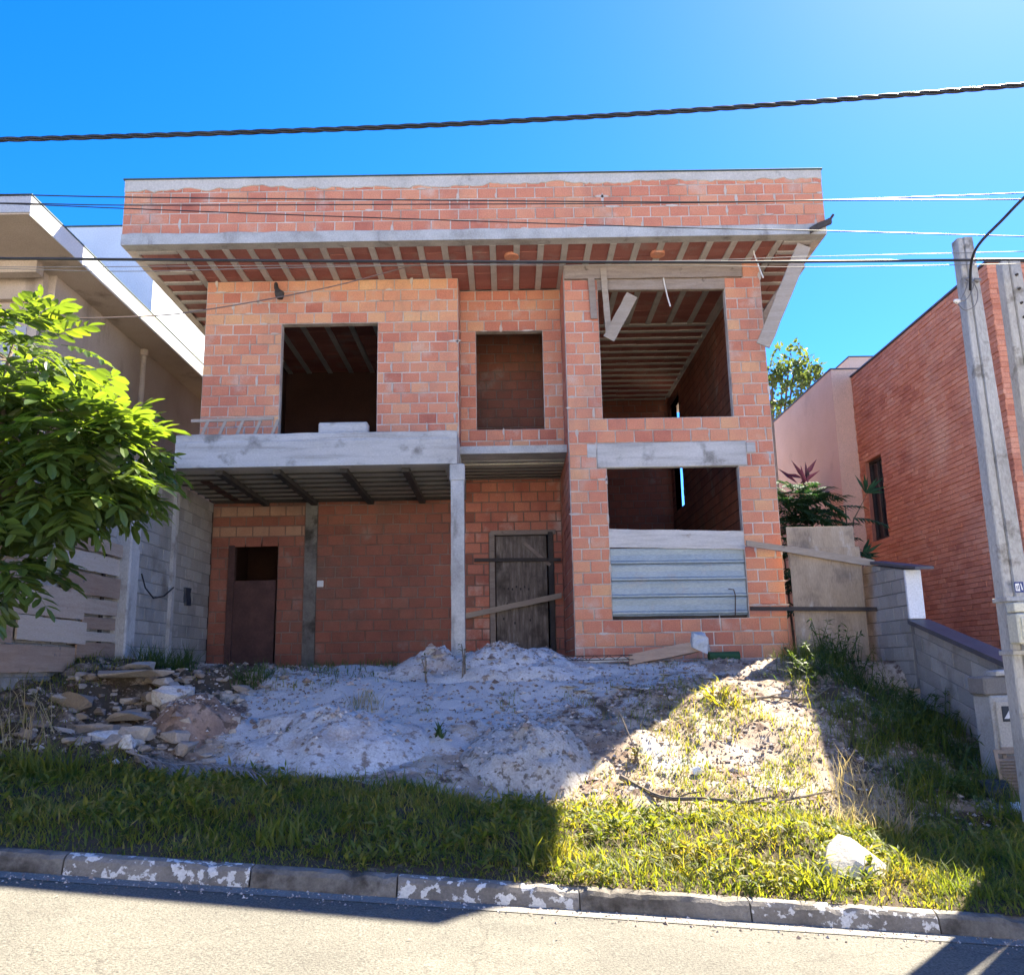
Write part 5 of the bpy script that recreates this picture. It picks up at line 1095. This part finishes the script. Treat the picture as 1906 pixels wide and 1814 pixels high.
# background tree
def far_tree(base, h, blobs_, lab, nleaf, L, m='leaf_tree'):
    t = thing('background_tree', base, lab, 'tree'); B = Vector(base); mb = MB(); mb.tube([B, B+Vector((0, 0, h*.6)), B+Vector((.2, 0, h*.95))], [.25, .16, .05], 8)
    cm = MB()
    for (c, r) in blobs_:
        c = Vector(c); mb.tube([B+Vector((0, 0, h*.55)), c], [.09, .03], 5)
        for _ in range(nleaf):
            v = rv()*U(.3, 1)**.4; p = c+Vector((v.x*r, v.y*r, v.z*r*.8))
            leaf_shape(cm, p, rv()+Vector((0, 0, -.2)), rv(), L*U(.6, 1.2), L*.5, U(0, 1), .3)
    mb.build('trunk', 'bark', t); cm.build('crown', m, t); return t
b9 = 34.0
def at9(x, y): return tuple(px(x, y, b9))
far_tree((10.6, b9, 1.0), 12, [(at9(1470, 665), .75), (at9(1478, 690), .9), (at9(1500, 690), .7), (at9(1455, 730), .9), (at9(1490, 735), 1.0), (at9(1510, 705), .6), (at9(1450, 765), .7), (at9(1437, 700), .5)], 'pale green tree top rising behind the gap between the houses', 120, .3)
# dry palm frond on the verge
fr = thing('dry_palm_frond', onground(-2.9, 8.25), 'grey dried palm frond lying on the grass below the sand', 'frond')
lm = MB(); sp = catenary([onground(-3.75, 8.9, .1), onground(-3.3, 8.8, .16), onground(-2.9, 8.65, .16), onground(-2.4, 8.5, .12)], 12)
mb = MB(); mb.tube(sp, [.014*(1-.7*i/len(sp)) for i in range(len(sp))], 5); mb.build('midrib', 'dry_frond', fr)
for i in range(3, len(sp)):
    for s in (-1, 1):
        for q in range(2): leaf_shape(lm, sp[i], Vector((.8+U(-.2, .2), s*.9, U(-.15, .3))), Vector((0, 0, 1)), U(.2, .42), .016, U(0, 1), .6)
lm.build('leaflets', 'dry_frond', fr)
# pebbles, debris and leaf litter
def pebbles(n):
    x, y = scatter(n, -5.4, 5.2, 8.7, 13.0, lambda x, y: .25+.75*vn(x*1.8, y*1.8, 111)); N = len(x); s = np.random.gamma(2.0, .005, N)+.004
    oc = np.array([[1, 0, 0], [-1, 0, 0], [0, 1, 0], [0, -1, 0], [0, 0, 1], [0, 0, -1]], float); of = np.array([[0, 2, 4], [2, 1, 4], [1, 3, 4], [3, 0, 4], [2, 0, 5], [1, 2, 5], [3, 1, 5], [0, 3, 5]])
    v = oc[None]*(1+np.random.uniform(-.35, .35, (N, 6, 3)))*s[:, None, None]*np.array([1.2, 1.0, .7]); a = np.random.uniform(0, 6.28, N); ca, sa = np.cos(a)[:, None], np.sin(a)[:, None]
    vx_ = v[:, :, 0]*ca-v[:, :, 1]*sa; vy_ = v[:, :, 0]*sa+v[:, :, 1]*ca; v = np.stack([vx_+x[:, None], vy_+y[:, None], v[:, :, 2]+(zg(x, y)+s*.2)[:, None]], -1)
    f = (np.arange(N)*6)[:, None, None]+of[None]; mb = MB(); mb.v = v.reshape(-1, 3).tolist(); mb.f = f.reshape(-1, 3).tolist(); mb.t = np.repeat(np.random.uniform(0, 1, N)**1.2, 8).tolist()
    return mb
tag(pebbles(15000).build('gravel', 'pebble'), 'loose pebbles and broken bits strewn over the bare lot', 'gravel', kind='stuff')
def road_grit(n):
    mb = MB()
    for _ in range(n):
        x, y = U(-5, 5), 6.43-abs(random.gauss(0, .13)); z = float(roadz(x))+.005; q = random.gammavariate(2, .0018)+.002; a = U(0, 3.1)
        V = [(x+q*1.3*math.cos(a+k*2.09), y+q*1.3*math.sin(a+k*2.09), z-.002) for k in range(3)]+[(x+U(-q, q)*.3, y, z+q*.9)]
        mb.add(V, [(0, 1, 3), (1, 2, 3), (2, 0, 3)], U(0, 1))
    for _ in range(90):
        x, y = U(-5, 5), 6.42-abs(random.gauss(0, .3)); leaf_shape(mb, Vector((x, y, float(roadz(x))+.008)), Vector((U(-1, 1), U(-1, 1), U(0, .2))), Vector((0, 0, 1)), U(.02, .05), U(.01, .02), U(0, .5), .4)
    return mb
tag(road_grit(1400).build('road_grit', 'pebble'), 'grit and leaf crumbs gathered along the gutter', 'grit', kind='stuff')
def litter(n):
    d = lambda x, y: np.clip(np.exp(-(((x-1.8)/1.6)**2+((y-10.2)/1.8)**2))+.35*sstep(3, 4, x)+.12, 0, 1)
    x, y = scatter(n, -5.2, 5.2, 8.6, 12.8, d); mb = MB(); z = zg(x, y)
    for a, b_, c in zip(x, y, z):
        dd = Vector((U(-1, 1), U(-1, 1), U(-.1, .35))); leaf_shape(mb, Vector((a, b_, c+.006)), dd, Vector((U(-.3, .3), U(-.3, .3), 1)), U(.025, .08), U(.01, .025), U(0, 1), .6)
    return mb
tag(litter(9000).build('leaf_litter', 'litter'), 'dry dead leaves and chips scattered on the dirt', 'litter', kind='stuff')
